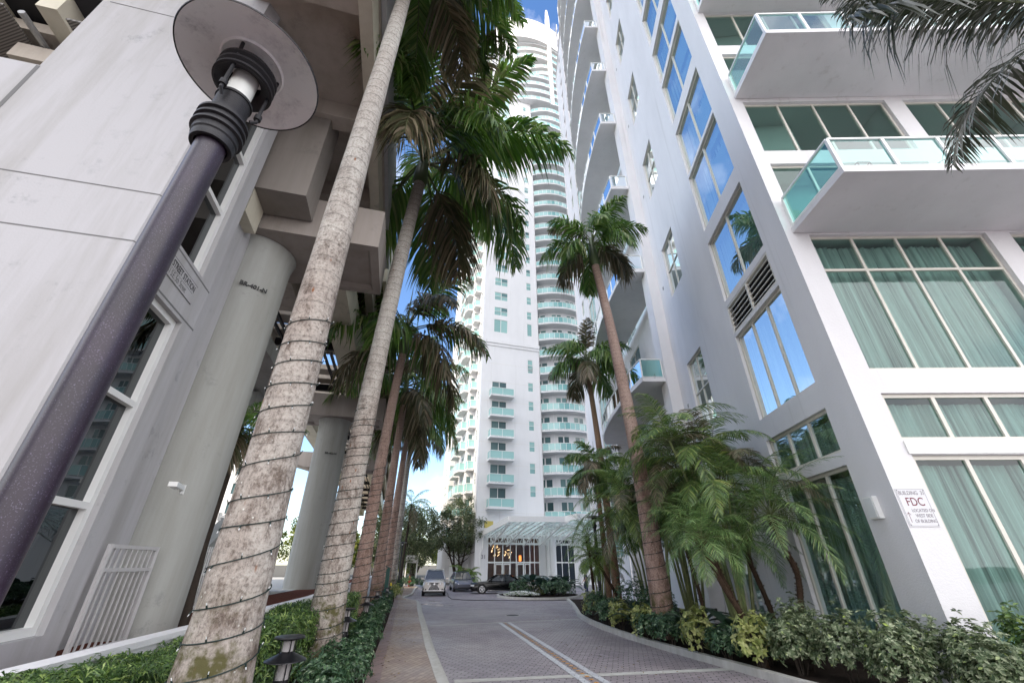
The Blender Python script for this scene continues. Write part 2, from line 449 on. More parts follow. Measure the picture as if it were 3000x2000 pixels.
# ------------------------------------------------------------------ mesh helpers
class MB:
    def __init__(s):
        s.v = []; s.f = []; s.mi = []; s.cur = 0
    def face(s, pts, mi=None):
        b = len(s.v)
        s.v.extend([tuple(p) for p in pts])
        s.f.append(tuple(range(b, b + len(pts))))
        s.mi.append(s.cur if mi is None else mi)
    def box(s, c, d, rot=0.0, mi=None, mat=None):
        hx, hy, hz = d[0] / 2, d[1] / 2, d[2] / 2
        T = mat if mat is not None else Matrix.Translation(c) @ Matrix.Rotation(rot, 4, 'Z')
        b = len(s.v)
        for x in (-hx, hx):
            for y in (-hy, hy):
                for z in (-hz, hz):
                    s.v.append(tuple(T @ V((x, y, z))))
        for q in ((0, 1, 3, 2), (4, 6, 7, 5), (0, 4, 5, 1), (2, 3, 7, 6), (0, 2, 6, 4), (1, 5, 7, 3)):
            s.f.append(tuple(b + i for i in q)); s.mi.append(s.cur if mi is None else mi)
    def bar(s, a, b_, w, h=None, up=(0, 0, 1)):
        a = V(a); b_ = V(b_); h = h or w
        d = b_ - a; ln = d.length
        if ln < 1e-6: return
        z = d / ln
        u = V(up)
        if abs(z.dot(u)) > .99: u = V((1, 0, 0))
        x = u.cross(z).normalized(); y = z.cross(x)
        T = Matrix((( x.x, y.x, z.x, 0), (x.y, y.y, z.y, 0), (x.z, y.z, z.z, 0), (0, 0, 0, 1)))
        T = Matrix.Translation((a + b_) / 2) @ T
        s.box((0, 0, 0), (w, h, ln), mat=T)
    def tube(s, pts, rads, n=8, caps=True):
        pts = [V(p) for p in pts]
        if not hasattr(rads, '__len__'): rads = [rads] * len(pts)
        b = len(s.v)
        ref = V((1, 0, 0))
        for i, p in enumerate(pts):
            d = (pts[min(i + 1, len(pts) - 1)] - pts[max(i - 1, 0)]).normalized()
            if abs(d.dot(ref)) > .95: ref = V((0, 1, 0)) if abs(d.y) < .9 else V((0, 0, 1))
            x = (ref - d * ref.dot(d)).normalized(); y = d.cross(x); ref = x
            for k in range(n):
                a = 2 * pi * k / n
                s.v.append(tuple(p + (x * cos(a) + y * sin(a)) * rads[i]))
        for i in range(len(pts) - 1):
            for k in range(n):
                k2 = (k + 1) % n
                s.f.append((b + i * n + k, b + i * n + k2, b + (i + 1) * n + k2, b + (i + 1) * n + k)); s.mi.append(s.cur)
        if caps:
            s.f.append(tuple(b + k for k in reversed(range(n)))); s.mi.append(s.cur)
            e = b + (len(pts) - 1) * n
            s.f.append(tuple(e + k for k in range(n))); s.mi.append(s.cur)
    def lathe(s, prof, c=(0, 0, 0), n=32, T=None):
        b = len(s.v)
        for r, z in prof:
            for k in range(n):
                a = 2 * pi * k / n
                p = V((r * cos(a), r * sin(a), z)) + V(c)
                s.v.append(tuple(T @ p if T else p))
        for i in range(len(prof) - 1):
            for k in range(n):
                k2 = (k + 1) % n
                s.f.append((b + i * n + k, b + i * n + k2, b + (i + 1) * n + k2, b + (i + 1) * n + k)); s.mi.append(s.cur)
    def prism(s, poly, z0, z1):
        n = len(poly)
        zz0 = z0 if callable(z0) else (lambda x, y: z0)
        zz1 = z1 if callable(z1) else (lambda x, y: z1)
        b = len(s.v)
        for x, y in poly: s.v.append((x, y, zz0(x, y)))
        for x, y in poly: s.v.append((x, y, zz1(x, y)))
        s.f.append(tuple(b + i for i in reversed(range(n)))); s.mi.append(s.cur)
        s.f.append(tuple(b + n + i for i in range(n))); s.mi.append(s.cur)
        for i in range(n):
            j = (i + 1) % n
            s.f.append((b + i, b + j, b + n + j, b + n + i)); s.mi.append(s.cur)
    def build(s, name, mats, parent=None, smooth=False, loc=None):
        me = bpy.data.meshes.new(name)
        me.from_pydata(s.v, [], s.f)
        for m in (mats if isinstance(mats, (list, tuple)) else [mats]): me.materials.append(m)
        if any(s.mi): me.polygons.foreach_set('material_index', s.mi)
        if smooth:
            me.polygons.foreach_set('use_smooth', [True] * len(me.polygons))
            try:
                me.set_sharp_from_angle(angle=radians(38))
            except Exception: pass
        me.update()
        o = bpy.data.objects.new(name, me)
        COL.objects.link(o)
        if parent is not None: o.parent = parent
        if loc: o.location = loc
        return o

def tag(o, label=None, cat=None, group=None, kind=None):
    if label: o['label'] = label
    if cat: o['category'] = cat
    if group: o['group'] = group
    if kind: o['kind'] = kind
    return o

def thing(name, label, cat, loc=(0, 0, 0), rz=0, group=None):
    o = bpy.data.objects.new(name, None)
    o.empty_display_size = .3
    COL.objects.link(o)
    o.location = loc; o.rotation_euler = (0, 0, rz)
    return tag(o, label, cat, group)

def dup(root, loc, rz, label, group=None, scale=None):
    r = root.copy(); COL.objects.link(r)
    r.location = loc; r.rotation_euler = (0, 0, rz)
    if scale: r.scale = (scale,) * 3
    r['label'] = label
    if group: r['group'] = group
    for ch in list(root.children):
        c = ch.copy(); COL.objects.link(c); c.parent = r
        for g in ch.children:
            d = g.copy(); COL.objects.link(d); d.parent = c
    return r

def gz(y): return -.017 * min(max(y, -30), 30)

def text_obj(txt, size, origin, u, vv, mat, name, parent, extr=.002, bold=0, align='LEFT', sx=1.0):
    """flat lettering; u = reading direction, vv = up direction (world vectors)"""
    cu = bpy.data.curves.new(name, 'FONT')
    cu.body = txt; cu.size = size; cu.extrude = extr; cu.offset = bold
    cu.align_x = align; cu.fill_mode = 'BOTH'
    tmp = bpy.data.objects.new('tmp', cu)
    COL.objects.link(tmp)
    bpy.context.view_layer.update()
    me = bpy.data.meshes.new_from_object(tmp.evaluated_get(bpy.context.evaluated_depsgraph_get()))
    bpy.data.objects.remove(tmp)
    u = V(u).normalized(); vv = V(vv).normalized(); nn = u.cross(vv)
    for q in me.vertices:
        c = q.co.copy()
        q.co = V(origin) + u * c.x * sx + vv * c.y + nn * c.z
    me.name = name
    me.materials.clear(); me.materials.append(mat)
    o = bpy.data.objects.new(name, me); COL.objects.link(o)
    if parent: o.parent = parent
    return o

class Pl:
    """a vertical plane: s runs along u, z up, d outwards"""
    def __init__(s, o, yaw, side):
        s.o = V((o[0], o[1], 0)); a = radians(yaw)
        s.u = V((sin(a), cos(a), 0)); s.n = V((s.u.y, -s.u.x, 0)) * side
    def P(s, a, z, d=0): return s.o + s.u * a + s.n * d + V((0, 0, z))
    def box(s, mb, s0, s1, z0, z1, d0, d1):
        c = [s.P(a, z, d) for a in (s0, s1) for d in (d0, d1) for z in (z0, z1)]
        b = len(mb.v); mb.v.extend(tuple(p) for p in c)
        for q in ((0, 1, 3, 2), (4, 6, 7, 5), (0, 4, 5, 1), (2, 3, 7, 6), (0, 2, 6, 4), (1, 5, 7, 3)):
            mb.f.append(tuple(b + i for i in q)); mb.mi.append(mb.cur)
    def quad(s, mb, s0, s1, z0, z1, d=0):
        mb.face([s.P(s0, z0, d), s.P(s1, z0, d), s.P(s1, z1, d), s.P(s0, z1, d)])

def facade(mb, pl, s0, s1, z0, z1, rects, depth=.2):
    ss = sorted({s0, s1, *[min(max(a, s0), s1) for r in rects for a in r[:2]]})
    zs = sorted({z0, z1, *[min(max(a, z0), z1) for r in rects for a in r[2:4]]})
    for i in range(len(zs) - 1):
        run = None
        zc = (zs[i] + zs[i + 1]) / 2
        for j in range(len(ss) - 1):
            sc = (ss[j] + ss[j + 1]) / 2
            hole = any(r[0] < sc < r[1] and r[2] < zc < r[3] for r in rects)
            if hole:
                if run is not None: pl.quad(mb, run, ss[j], zs[i], zs[i + 1]); run = None
            elif run is None: run = ss[j]
        if run is not None: pl.quad(mb, run, ss[-1], zs[i], zs[i + 1])
    for a, b, c, d in [r[:4] for r in rects]:
        P = pl.P
        mb.face([P(a, c), P(a, d), P(a, d, -depth), P(a, c, -depth)])
        mb.face([P(b, c), P(b, d), P(b, d, -depth), P(b, c, -depth)])
        mb.face([P(a, c), P(b, c), P(b, c, -depth), P(a, c, -depth)])
        mb.face([P(a, d), P(b, d), P(b, d, -depth), P(a, d, -depth)])

def window(parent, pl, rect, mull=(), bars=(), fw=.06, rec=.10, th=.07, pane='tealg', frame='trimc', room=1.5, curtain=None, name='window', bw=None, wave=.05, seed=0):
    a, b, c, d = rect
    mb = MB()
    e = .003
    a += e; b -= e; c += e; d -= e
    pl.box(mb, a, b, d - fw, d, -rec - th, -rec)
    pl.box(mb, a, b, c, c + fw, -rec - th, -rec)
    pl.box(mb, a, a + fw, c + fw, d - fw, -rec - th, -rec)
    pl.box(mb, b - fw, b, c + fw, d - fw, -rec - th, -rec)
    for z in bars:
        hw = (bw or fw) / 2
        pl.box(mb, a + fw, b - fw, z - hw, z + hw, -rec - th, -rec)
    zz = [c + fw] + sorted(bars) + [d - fw]
    for m in mull:
        for i in range(len(zz) - 1):
            lo = zz[i] + ((bw or fw) / 2 if i else 0); hi = zz[i + 1] - ((bw or fw) / 2 if i < len(zz) - 2 else 0)
            pl.box(mb, m - fw * .5, m + fw * .5, lo, hi, -rec - th - .002, -rec - .002)
    o = mb.build(name, M[frame], parent)
    pm = MB(); pl.quad(pm, a + fw * .5, b - fw * .5, c + fw * .5, d - fw * .5, -rec - th * .6)
    pm.build('pane', M[pane], o)
    if room:
        rb = MB(); P = pl.P; d0 = -rec - th - .06; d1 = d0 - room
        A, B, C, D = a - .02, b + .02, c - .02, d + .02
        rb.face([P(A, C, d1), P(B, C, d1), P(B, D, d1), P(A, D, d1)])
        rb.face([P(A, C, d0), P(A, D, d0), P(A, D, d1), P(A, C, d1)])
        rb.face([P(B, C, d0), P(B, D, d0), P(B, D, d1), P(B, C, d1)])
        rb.face([P(A, C, d0), P(B, C, d0), P(B, C, d1), P(A, C, d1)])
        rb.face([P(A, D, d0), P(B, D, d0), P(B, D, d1), P(A, D, d1)])
        rb.build('room', M['room'], o)
    if curtain:
        rr = random.Random(seed + 5)
        cm = MB(); n = int((b - a) / .035)
        top = d - fw - .05; lo = c + .02
        prev = None
        ph = [rr.uniform(0, 6) for _ in range(3)]
        for i in range(n + 1):
            s_ = a + (b - a) * i / n
            k = wave * (sin(s_ * 42 + ph[0]) + .5 * sin(s_ * 23 + ph[1]) + .6 * sin(s_ * 7 + ph[2]))
            cur = (pl.P(s_, lo, -rec - .34 + k), pl.P(s_, top, -rec - .34 + k * .75))
            if prev: cm.face([prev[0], cur[0], cur[1], prev[1]])
            prev = cur
        c_ = cm.build('curtain', M[curtain], o)
        me = c_.data
        me.polygons.foreach_set('use_smooth', [True] * len(me.polygons))
        bm = bmesh.new(); bm.from_mesh(me); bmesh.ops.remove_doubles(bm, verts=bm.verts, dist=.0005); bm.to_mesh(me); bm.free()
    return o

def railing(mb_f, mb_g, pts, z, h=1.07, step=1.25, post=.05, posts=True):
    """frame into mb_f, glass into mb_g, along a polyline of plan points; z = slab top"""
    for i in range(len(pts) - 1):
        a = V((*pts[i], 0)); b = V((*pts[i + 1], 0)); ln = (b - a).length
        n = max(1, round(ln / step))
        mb_f.bar(a + V((0, 0, z + h)), b + V((0, 0, z + h)), .07, .055)
        mb_f.bar(a + V((0, 0, z + .07)), b + V((0, 0, z + .07)), .045, .04)
        for k in range(n + 1):
            if k == n and i < len(pts) - 2: continue
            p = a.lerp(b, k / n)
            if posts or k in (0, n): mb_f.box((p.x, p.y, z + h / 2 - .015), (post, post, h - .03), atan2((b - a).y, (b - a).x))
        mb_g.face([a + V((0, 0, z + .09)), b + V((0, 0, z + .09)), b + V((0, 0, z + h - .03)), a + V((0, 0, z + h - .03))])

# ------------------------------------------------------------------ ground
def poly_sheet(name, poly, h, mat, sub=0, kind='structure'):
    mb = MB()
    mb.face([(x, y, gz(y) + h) for x, y in poly])
    return tag(mb.build(name, mat), kind=kind)

def strip_sheet(name, left, right, h, mat, kind='structure', thick=0):
    mb = MB()
    for i in range(len(left) - 1):
        q = [left[i], right[i], right[i + 1], left[i + 1]]
        mb.face([(x, y, gz(y) + h) for x, y in q])
        if thick:
            for a, b in ((left[i], left[i + 1]), (right[i], right[i + 1])):
                mb.face([(a[0], a[1], gz(a[1]) + h), (b[0], b[1], gz(b[1]) + h), (b[0], b[1], gz(b[1]) + h - thick), (a[0], a[1], gz(a[1]) + h - thick)])
    if thick:
        for q in ((left[0], right[0]), (left[-1], right[-1])):
            mb.face([(q[0][0], q[0][1], gz(q[0][1]) + h), (q[1][0], q[1][1], gz(q[1][1]) + h), (q[1][0], q[1][1], gz(q[1][1]) + h - thick), (q[0][0], q[0][1], gz(q[0][1]) + h - thick)])
    return tag(mb.build(name, mat), kind=kind)

RD = radians(13.5)
M['ground'] = plain('ground_soil', (.12, .11, .09), .95, 0, .1, .4, 2)
M['road'] = paving('grey_mauve_pavers', (.42, .37, .385), (.31, .265, .28), (.085, .075, .08), .24, .12, RD, .012)
M['path'] = paving('tan_path_pavers', (.46, .35, .26), (.33, .235, .19), (.15, .12, .10), .22, .11, RD + pi / 2, .007)
M['pathedge'] = paving('red_edge_pavers', (.33, .22, .19), (.26, .18, .165), (.09, .075, .07), .12, .24, RD + pi / 2, .007)
M['paint'] = paving('white_painted_pavers', (.66, .67, .69), (.56, .57, .60), (.28, .27, .28), .24, .12, RD, .006)
M['orange'] = plain('orange_paint', (.62, .32, .08), .7, 0, .2, .3, 14)
M['conband'] = concrete('concrete_band', (.50, .49, .46), .5, 3, .4)

mb = MB()
for y0, y1 in ((-300, -30), (-30, 30), (30, 900)):
    mb.face([(-900, y0, gz(y0) - .03), (900, y0, gz(y0) - .03), (900, y1, gz(y1) - .03), (-900, y1, gz(y1) - .03)])
tag(mb.build('ground', M['ground']), kind='structure')

# kerb line of the left path (outer edge) and of the right bed
KL = [(2.6, -6.), (.6, 2.), (-1.30, 9.8), (-2.17, 13.5), (-3.45, 19.4), (-5.0, 26.5), (-6.08, 31.8), (-6.5, 33.3), (-7.3, 34.4), (-7.95, 35.6), (-8.2, 37.0), (-8.35, 40.5), (-9.95, 49.4), (-10.6, 54.)]
PL_ = [(1.2, -6.), (-.75, 2.), (-2.74, 9.8), (-3.66, 13.9), (-4.9, 19.4), (-6.55, 26.5), (-7.75, 31.8), (-8.1, 33.3), (-8.4, 34.4), (-8.7, 35.6), (-9.05, 37.0), (-9.85, 40.5), (-11.4, 49.4), (-12.5, 54.)]
road_poly_y = [-30, -6, 2, 9.8, 13.5, 19.4, 26.5, 30, 34, 42, 49, 60]
mb = MB()
xs = [(-4, 40), (2, 40), (.4, 40), (-1.4, 40), (-2.3, 40), (-3.6, 40), (-5.2, 40), (-7, 40), (-14, 40), (-16, 40), (-16, 40), (-16, 40)]
for i in range(len(road_poly_y) - 1):
    ya, yb = road_poly_y[i], road_poly_y[i + 1]
    mb.face([(-18 if ya > 30 else xs[i][0] - 1.2, ya, gz(ya)), (40, ya, gz(ya)), (40, yb, gz(yb)), (-18 if ya > 30 else xs[i + 1][0] - 1.2, yb, gz(yb))])
tag(mb.build('road', M['road']), kind='structure')

def offset_line(pts, d):
    out_ = []
    for i, p in enumerate(pts):
        a = V((*pts[max(i - 1, 0)], 0)); b = V((*pts[min(i + 1, len(pts) - 1)], 0))
        t = (b - a).normalized(); n = V((-t.y, t.x, 0))
        out_.append((p[0] + n.x * d, p[1] + n.y * d))
    return out_
KLi = offset_line(KL, .15)
strip_sheet('kerb', KLi, KL, .11, M['kerb'], thick=.14)
E1 = offset_line(PL_, -.26)
strip_sheet('path', E1, KLi, .106, M['path'], thick=.1)
strip_sheet('path_border', PL_, E1, .112, M['pathedge'], thick=.12)
# road edge band next to the kerb and bands across the road
strip_sheet('road_band', KL[2:7], [(x + .13, y) for x, y in KL[2:7]], .004, M['conband'])
def band(a, b, w, h, mat, name='road_band'):
    a = V((*a, 0)); b = V((*b, 0)); t = (b - a).normalized(); n = V((-t.y, t.x, 0)) * w / 2
    ks = max(1, int((b - a).length / 1.5)); Lf = []; Rt = []
    for k in range(ks + 1):
        p = a.lerp(b, k / ks); Lf.append(((p + n).x, (p + n).y)); Rt.append(((p - n).x, (p - n).y))
    return strip_sheet(name, Lf, Rt, h, mat)
band((-3.2, 19.4), (2.95, 22.05), .22, .005, M['conband'])
band((-1.1, 9.95), (5.2, 11.2), .26, .005, M['conband'])
# double white line with orange blocks between
A_, B_ = V((-.31, 20.5, 0)), V((1.86, 8.3, 0))
def along(t, off):
    d = (B_ - A_).normalized(); n = V((d.y, -d.x, 0))
    p = A_.lerp(B_, t) + n * off
    return (p.x, p.y)
for off in (-.19, .19):
    band(along(0, off), along(1, off), .15, .008, M['paint'], 'road_marking')
mb = MB()
nblk = 46
for k in range(nblk):
    t0 = k / nblk
    p = along(t0, 0); d = (B_ - A_).normalized()
    c = V((*p, 0)); n = V((d.y, -d.x, 0))
    j = R.uniform(-.012, .012)
    q = [c + n * (-.042 + j), c + n * (.042 + j), c + n * (.042 + j) + d * .095, c + n * (-.042 + j) + d * .095]
    mb.face([(v.x, v.y, gz(v.y) + .009) for v in q])
tag(mb.build('road_marking', M['orange']), kind='structure')
# pale parking lines
for a, b in (((-5.75, 41.5), (-6.3, 45.0)), ((4.3, 30.2), (6.3, 27.4)), ((-1.9, 34.2), (.2, 33.9))):
    band(a, b, .1, .006, M['paint'], 'road_marking')
# puddles and wheel stains: patches of the same pavers, wet
M['wet'] = plain('wet_pavers', (.07, .065, .075), .08, 0, .6, .2, 3)
for cx, cy, rx, ry in ((-5.5, 34.3, .55, .22), (-5.6, 33.4, .6, .16), (-5.6, 31.6, 1.1, .3), (-4.5, 30.6, .8, .2)):
    mb = MB()
    mb.face([(cx + rx * cos(a * pi / 9) * (1 + .2 * sin(a * 2.3)), cy + ry * sin(a * pi / 9), gz(cy) + .0035) for a in range(18)])
    tag(mb.build('puddle', M['wet']), kind='structure')
# manhole cover
mh = thing('manhole_cover', 'round dark manhole cover in the grey pavers beyond the first pale band', 'manhole cover', (.03, 24.0, gz(24)))
mb = MB(); mb.lathe([(0, .006), (.30, .006), (.31, 0)], n=28); mb.build('lid', M['rubber'], mh)
mb = MB(); mb.lathe([(.32, 0), (.32, .007), (.37, .007), (.37, 0)], n=28); mb.build('ring', M['kerb'], mh)
# hose across the road
mb = MB()
hp = [(-6.2, 45.2), (-5.6, 42), (-5.1, 38.5), (-4.5, 36.0), (-3.6, 35.0), (-2.5, 34.7), (0, 34.5), (3, 34.6), (6.5, 35.6)]
pts = []
for i in range(len(hp) - 1):
    for k in range(4):
        t = k / 4
        pts.append((hp[i][0] * (1 - t) + hp[i + 1][0] * t, hp[i][1] * (1 - t) + hp[i + 1][1] * t, -.51 + .02))
mb.tube(pts, .022, 6)
tag(mb.build('hose', M['rubber']), 'long black hose lying across the paved court between the cars and island', 'hose')

# right planting bed
RB = [(3.9, 34.5), (3.75, 30.5), (3.5, 27.5), (3.27, 25.0), (3.10, 23.2), (3.08, 21.7), (3.12, 20.0), (3.28, 18.2), (3.60, 15.8), (3.98, 13.9), (4.37, 12.2), (4.75, 10.8), (5.05, 9.4), (5.6, 7.6), (6.4, 5.6), (7.5, 3.4), (9.0, 1.4)]
RBi = offset_line(RB, .17)
RBi = [(x, y) for x, y in RBi]
strip_sheet('kerb', RB, RBi, .14, M['kerb'], thick=.18)
wallx = lambda y: 7.585 + .0787 * (y - 8.6)
strip_sheet('planting_bed', RBi, [(max(wallx(y), 8.4) + .6 if y > 5 else 14, y) for x, y in RBi], .10, M['soil'])
# left planting bed and the raised plaza behind the white planter wall
PW = [(-2.6, -6.), (-3.55, .5), (-4.15, 4.2), (-4.85, 9.0), (-5.55, 13.5), (-6.6, 18.5), (-8.9, 29.), (-11.4, 40.)]
PWx = []
for x, y in PL_:
    for i in range(len(PW) - 1):
        if PW[i][1] <= y <= PW[i + 1][1]:
            t = (y - PW[i][1]) / (PW[i + 1][1] - PW[i][1]); PWx.append((PW[i][0] * (1 - t) + PW[i + 1][0] * t, y)); break
    else:
        PWx.append((x - 2.5, y))
strip_sheet('planting_bed', PWx, PL_, .085, M['soil'])
mb = MB()
PWo = [(x - 30, y) for x, y in PW]
for i in range(len(PW) - 1):
    mb.face([(PWo[i][0], PWo[i][1], .70), (PW[i][0], PW[i][1], .70), (PW[i + 1][0], PW[i + 1][1], .70), (PWo[i + 1][0], PWo[i + 1][1], .70)])
tag(mb.build('plaza', M['redmulch']), kind='structure')
mb = MB()
mb.face([(-60, 18, .705), (-9.5, 18, .705), (-14, 44, .705), (-60, 44, .705)])
mb.face([(-14, 44, .705), (-60, 44, .705), (-60, 44, -.55), (-14, 44, -.55)])
tag(mb.build('plaza', M['conband']), kind='structure')
w_ = thing('planter_wall', 'low white capped planter wall running behind the long narrow-leaved hedge', 'wall')
mb = MB(); mc = MB()
PWi = offset_line(PW, .18)
for i in range(len(PW) - 1):
    for a, b, z0, z1, mm in ((PW, PWi, -.6, .93, mb),):
        q = [a[i], b[i], b[i + 1], a[i + 1]]
        mm.prism(q, z0, z1)
c0 = offset_line(PW, -.03); c1 = offset_line(PW, .21)
for i in range(len(PW) - 1):
    mc.prism([c0[i], c1[i], c1[i + 1], c0[i + 1]], .932, 1.0)
mb.build('wall', M['white'], w_); mc.build('coping', M['white'], w_)

# ------------------------------------------------------------------ right building
RBL = thing('apartment_building', 'white stucco apartment building on the right with teal windows and cantilevered balconies', 'building', (0, 0, 0))
RS = Pl((7.585, 8.6), 4.5, -1)
RF = Pl((7.585, 8.6), 91.0, 1)
S0, S1 = 1.03, 4.15
street = [(S0, S1, .42, 3.80), (S0, S1, 4.10, 5.16), (S0, S1, 5.82, 8.85), (S0, S1, 8.97, 10.1)]
for z0, z1 in ((10.35, 13.15), (13.82, 16.95), (17.12, 20.03), (20.8, 23.87), (24.22, 27.0), (27.8, 30.75), (31.3, 33.9), (34.8, 37.8), (38.3, 41.0), (41.8, 44.8), (45.3, 48), (48.8, 51.8), (52.3, 55)):
    street.append((S0, S1, z0, z1))
small = [(7.2, 9.1, z - 3.1, z) for z in (10.1, 17.05, 24.05, 31.1, 38.3, 45.3, 52.3)]
low = [(7.2, 8.75, .3, 4.1), (7.1, 8.6, 4.35, 5.3)]
mb = MB()
facade(mb, RS, 0, 10.7, -1, 82, street + small + low, .22)
# bay that steps forward, recess behind the balconies, far wing
bx, by = 7.86, 19.25
mb.face([(bx, by, -1), (8.6, by, -1), (8.6, by, 82), (bx, by, 82)])
mb.box((bx + .14, by + .46, 40.5), (.28, .9, 83))
rec = Pl((9.05, 19.3), 2.0, -1)
zfl = [3.0, 10.0, 17.0, 24.0, 31.0, 38.0, 45.0, 52.0, 59.0, 66.0, 73.0]
rec_r = []
for z in zfl:
    rec_r += [(1.3, 3.9, z + .25, z + 2.6), (5.0, 6.2, z + .9, z + 2.6), (7.4, 10.4, z + .25, z + 2.6), (1.3, 3.9, z + 3.9, z + 6.0), (7.4, 10.4, z + 3.9, z + 6.0)]
facade(mb, rec, 0, 13, -1, 82, rec_r, .15)
mb.box((8.72, 32.25, 40.5), (.9, .3, 83))
far = Pl((8.2, 32.4), 0.5, -1)
far_r = []
for k in range(13):
    z = 2.2 + k * 6.9
    far_r += [(1.6, 4.6, z, z + 3.0), (1.6, 4.6, z + 3.4, z + 6.2), (7.2, 8.4, z + .5, z + 2.4), (7.2, 8.4, z + 4.0, z + 5.9)]
facade(mb, far, 0, 12, -1, 82, far_r, .15)
mb.face([(8.2, 44.4, -1), (24, 44.4, -1), (24, 44.4, 82), (8.2, 44.4, 82)])
# front (camera-facing) wall
front = [(.68, 5.25, .28, 3.78), (.62, 5.25, 4.08, 5.14), (.62, 5.42, 5.72, 9.80), (6.05, 10.8, 5.72, 9.80), (6.05, 10.8, .28, 3.78), (6.05, 10.8, 4.08, 5.14)]
bal_z = [9.86, 16.06, 22.05, 28.05, 34.05]
for z in bal_z:
    front += [(.42, 5.25, z + .42 - .0, z + 2.85), (.42, 5.25, z + 3.45, z + 6.0), (5.85, 10.8, z + .42, z + 2.85), (5.85, 10.8, z + 3.45, z + 6.0)]
facade(mb, RF, 0, 18, -1, 82, front, .22)
mb.face([(7.5, 8.6, 82), (26, 8.3, 82), (26, 44.4, 82), (8.2, 44.4, 82)])
# thin joint shadows and a slim corner bead
mb.build('wall', M['white'], RBL)
# --- street windows
for i, r in enumerate(street):
    if i == 3: continue
    a, b = r[0], r[1]
    if i < 3:
        window(RBL, RS, r, mull=(a + 1.04, a + 2.08), fw=.075, curtain='curtain', seed=i, pane='tealg' if i == 2 else 'tealn')
    else:
        window(RBL, RS, r, mull=((a + b) / 2,), fw=.065, curtain='curtain', room=2.2, seed=i, wave=.02)
for i, r in enumerate(small):
    window(RBL, RS, r, mull=((r[0] + r[1]) / 2,), bars=((r[2] + r[3]) / 2,), fw=.06, room=1.8)
window(RBL, RS, low[0], mull=(7.95,), fw=.07, curtain='curtain', seed=77, pane='tealn')
window(RBL, RS, low[1], fw=.07, room=1)
# louvre
mb = MB()
a, b, c, d = street[3]
RS.box(mb, a + .003, b - .003, d - .07, d - .003, -.1, -.01); RS.box(mb, a + .003, b - .003, c + .003, c + .07, -.1, -.01)
RS.box(mb, a + .003, a + .07, c + .07, d - .07, -.1, -.01); RS.box(mb, b - .07, b - .003, c + .07, d - .07, -.1, -.01)
RS.box(mb, (a + b) / 2 - .04, (a + b) / 2 + .04, c + .07, d - .07, -.1, -.005)
for k in range(5):
    z = c + .12 + k * (d - c - .2) / 5 + .05
    for s0, s1 in ((a + .07, (a + b) / 2 - .04), ((a + b) / 2 + .04, b - .07)):
        P = RS.P
        mb.face([P(s0, z, -.03), P(s1, z, -.03), P(s1, z + .03, -.03), P(s0, z + .03, -.03)])
        mb.face([P(s0, z + .03, -.03), P(s1, z + .03, -.03), P(s1, z + .13, -.16), P(s0, z + .13, -.16)])
        mb.face([P(s0, z, -.03), P(s1, z, -.03), P(s1, z + .10, -.16), P(s0, z + .10, -.16)])
lo = mb.build('louvre', M['trimc'], RBL)
mb = MB(); RS.quad(mb, a, b, c, d, -.215); mb.build('backing', M['dark'], lo)
# --- recess and far wing windows
for i, r in enumerate(rec_r):
    if r[2] > 62: continue
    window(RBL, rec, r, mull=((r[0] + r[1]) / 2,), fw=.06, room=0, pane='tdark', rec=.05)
for i, r in enumerate(far_r):
    if r[2] > 55: continue
    window(RBL, far, r, mull=((r[0] + r[1]) / 2,), fw=.07, room=0, pane='tpane', rec=.05)
# --- front windows
for i, r in enumerate(front):
    a, b, c, d = r
    if c > 33: continue
    if i in (0, 4): window(RBL, RF, r, mull=[a + (b - a) * k / 4 for k in (1, 2, 3)], fw=.085, curtain='curtain', rec=.07, seed=i + 20, wave=.05)
    elif i in (1, 5): window(RBL, RF, r, mull=[a + (b - a) * k / 4 for k in (1, 2, 3)], fw=.085, curtain='curtain', rec=.07, seed=i + 20)
    elif i in (2, 3): window(RBL, RF, r, mull=[a + (b - a) * k / 4 for k in (1, 2, 3)], bars=(8.65,), fw=.07, curtain='curtain', rec=.10, seed=i + 20)
    elif (i - 6) % 2 == 0: window(RBL, RF, r, mull=[a + (b - a) * k / 4 for k in (1, 2, 3)], fw=.07, room=2.5)
    else: window(RBL, RF, r, mull=[a + (b - a) * k / 4 for k in (1, 2, 3)], fw=.07, room=2.5)
# spandrel panel between door head and transom on the ground floor
for s0, s1 in ((.62, 5.25), (6.05, 10.8)):
    mb = MB(); RF.box(mb, s0 + .003, s1 - .003, 3.80, 4.06, .001, .035); mb.build('spandrel', M['trim'], RBL)
mb = MB()
RF.box(mb, .62, 5.3, .12, .26, .001, .05)
mb.build('sill', M['trim'], RBL)
# grime under the sills: thin weathered streaks with a shape of their own
# small vents
for z in (8.3, 15.1, 22.2, 29.3, 36.5):
    mb = MB(); RS.box(mb, 9.95, 10.1, z, z + .17, .001, .02); mb.build('vent', M['steel'], RBL)
# --- front balconies
for k, z in enumerate(bal_z):
    x0 = 7.585 + .18; y0 = 6.56
    mb = MB()
    mb.prism([(x0, y0), (20, y0 - .22), (20, 8.38), (x0 + .02, 8.585)], z, z + .17)
    b_ = mb.build('balcony', M['white'], RBL)
    mf, mg = MB(), MB()
    railing(mf, mg, [(x0 + .06, 8.5), (x0 + .06, y0 + .06), (19.9, y0 - .16)], z + .17, 1.06, 1.28, .075)
    mf.build('railing', M['trim'], b_); mg.build('glass_panel', M['rail'], b_)
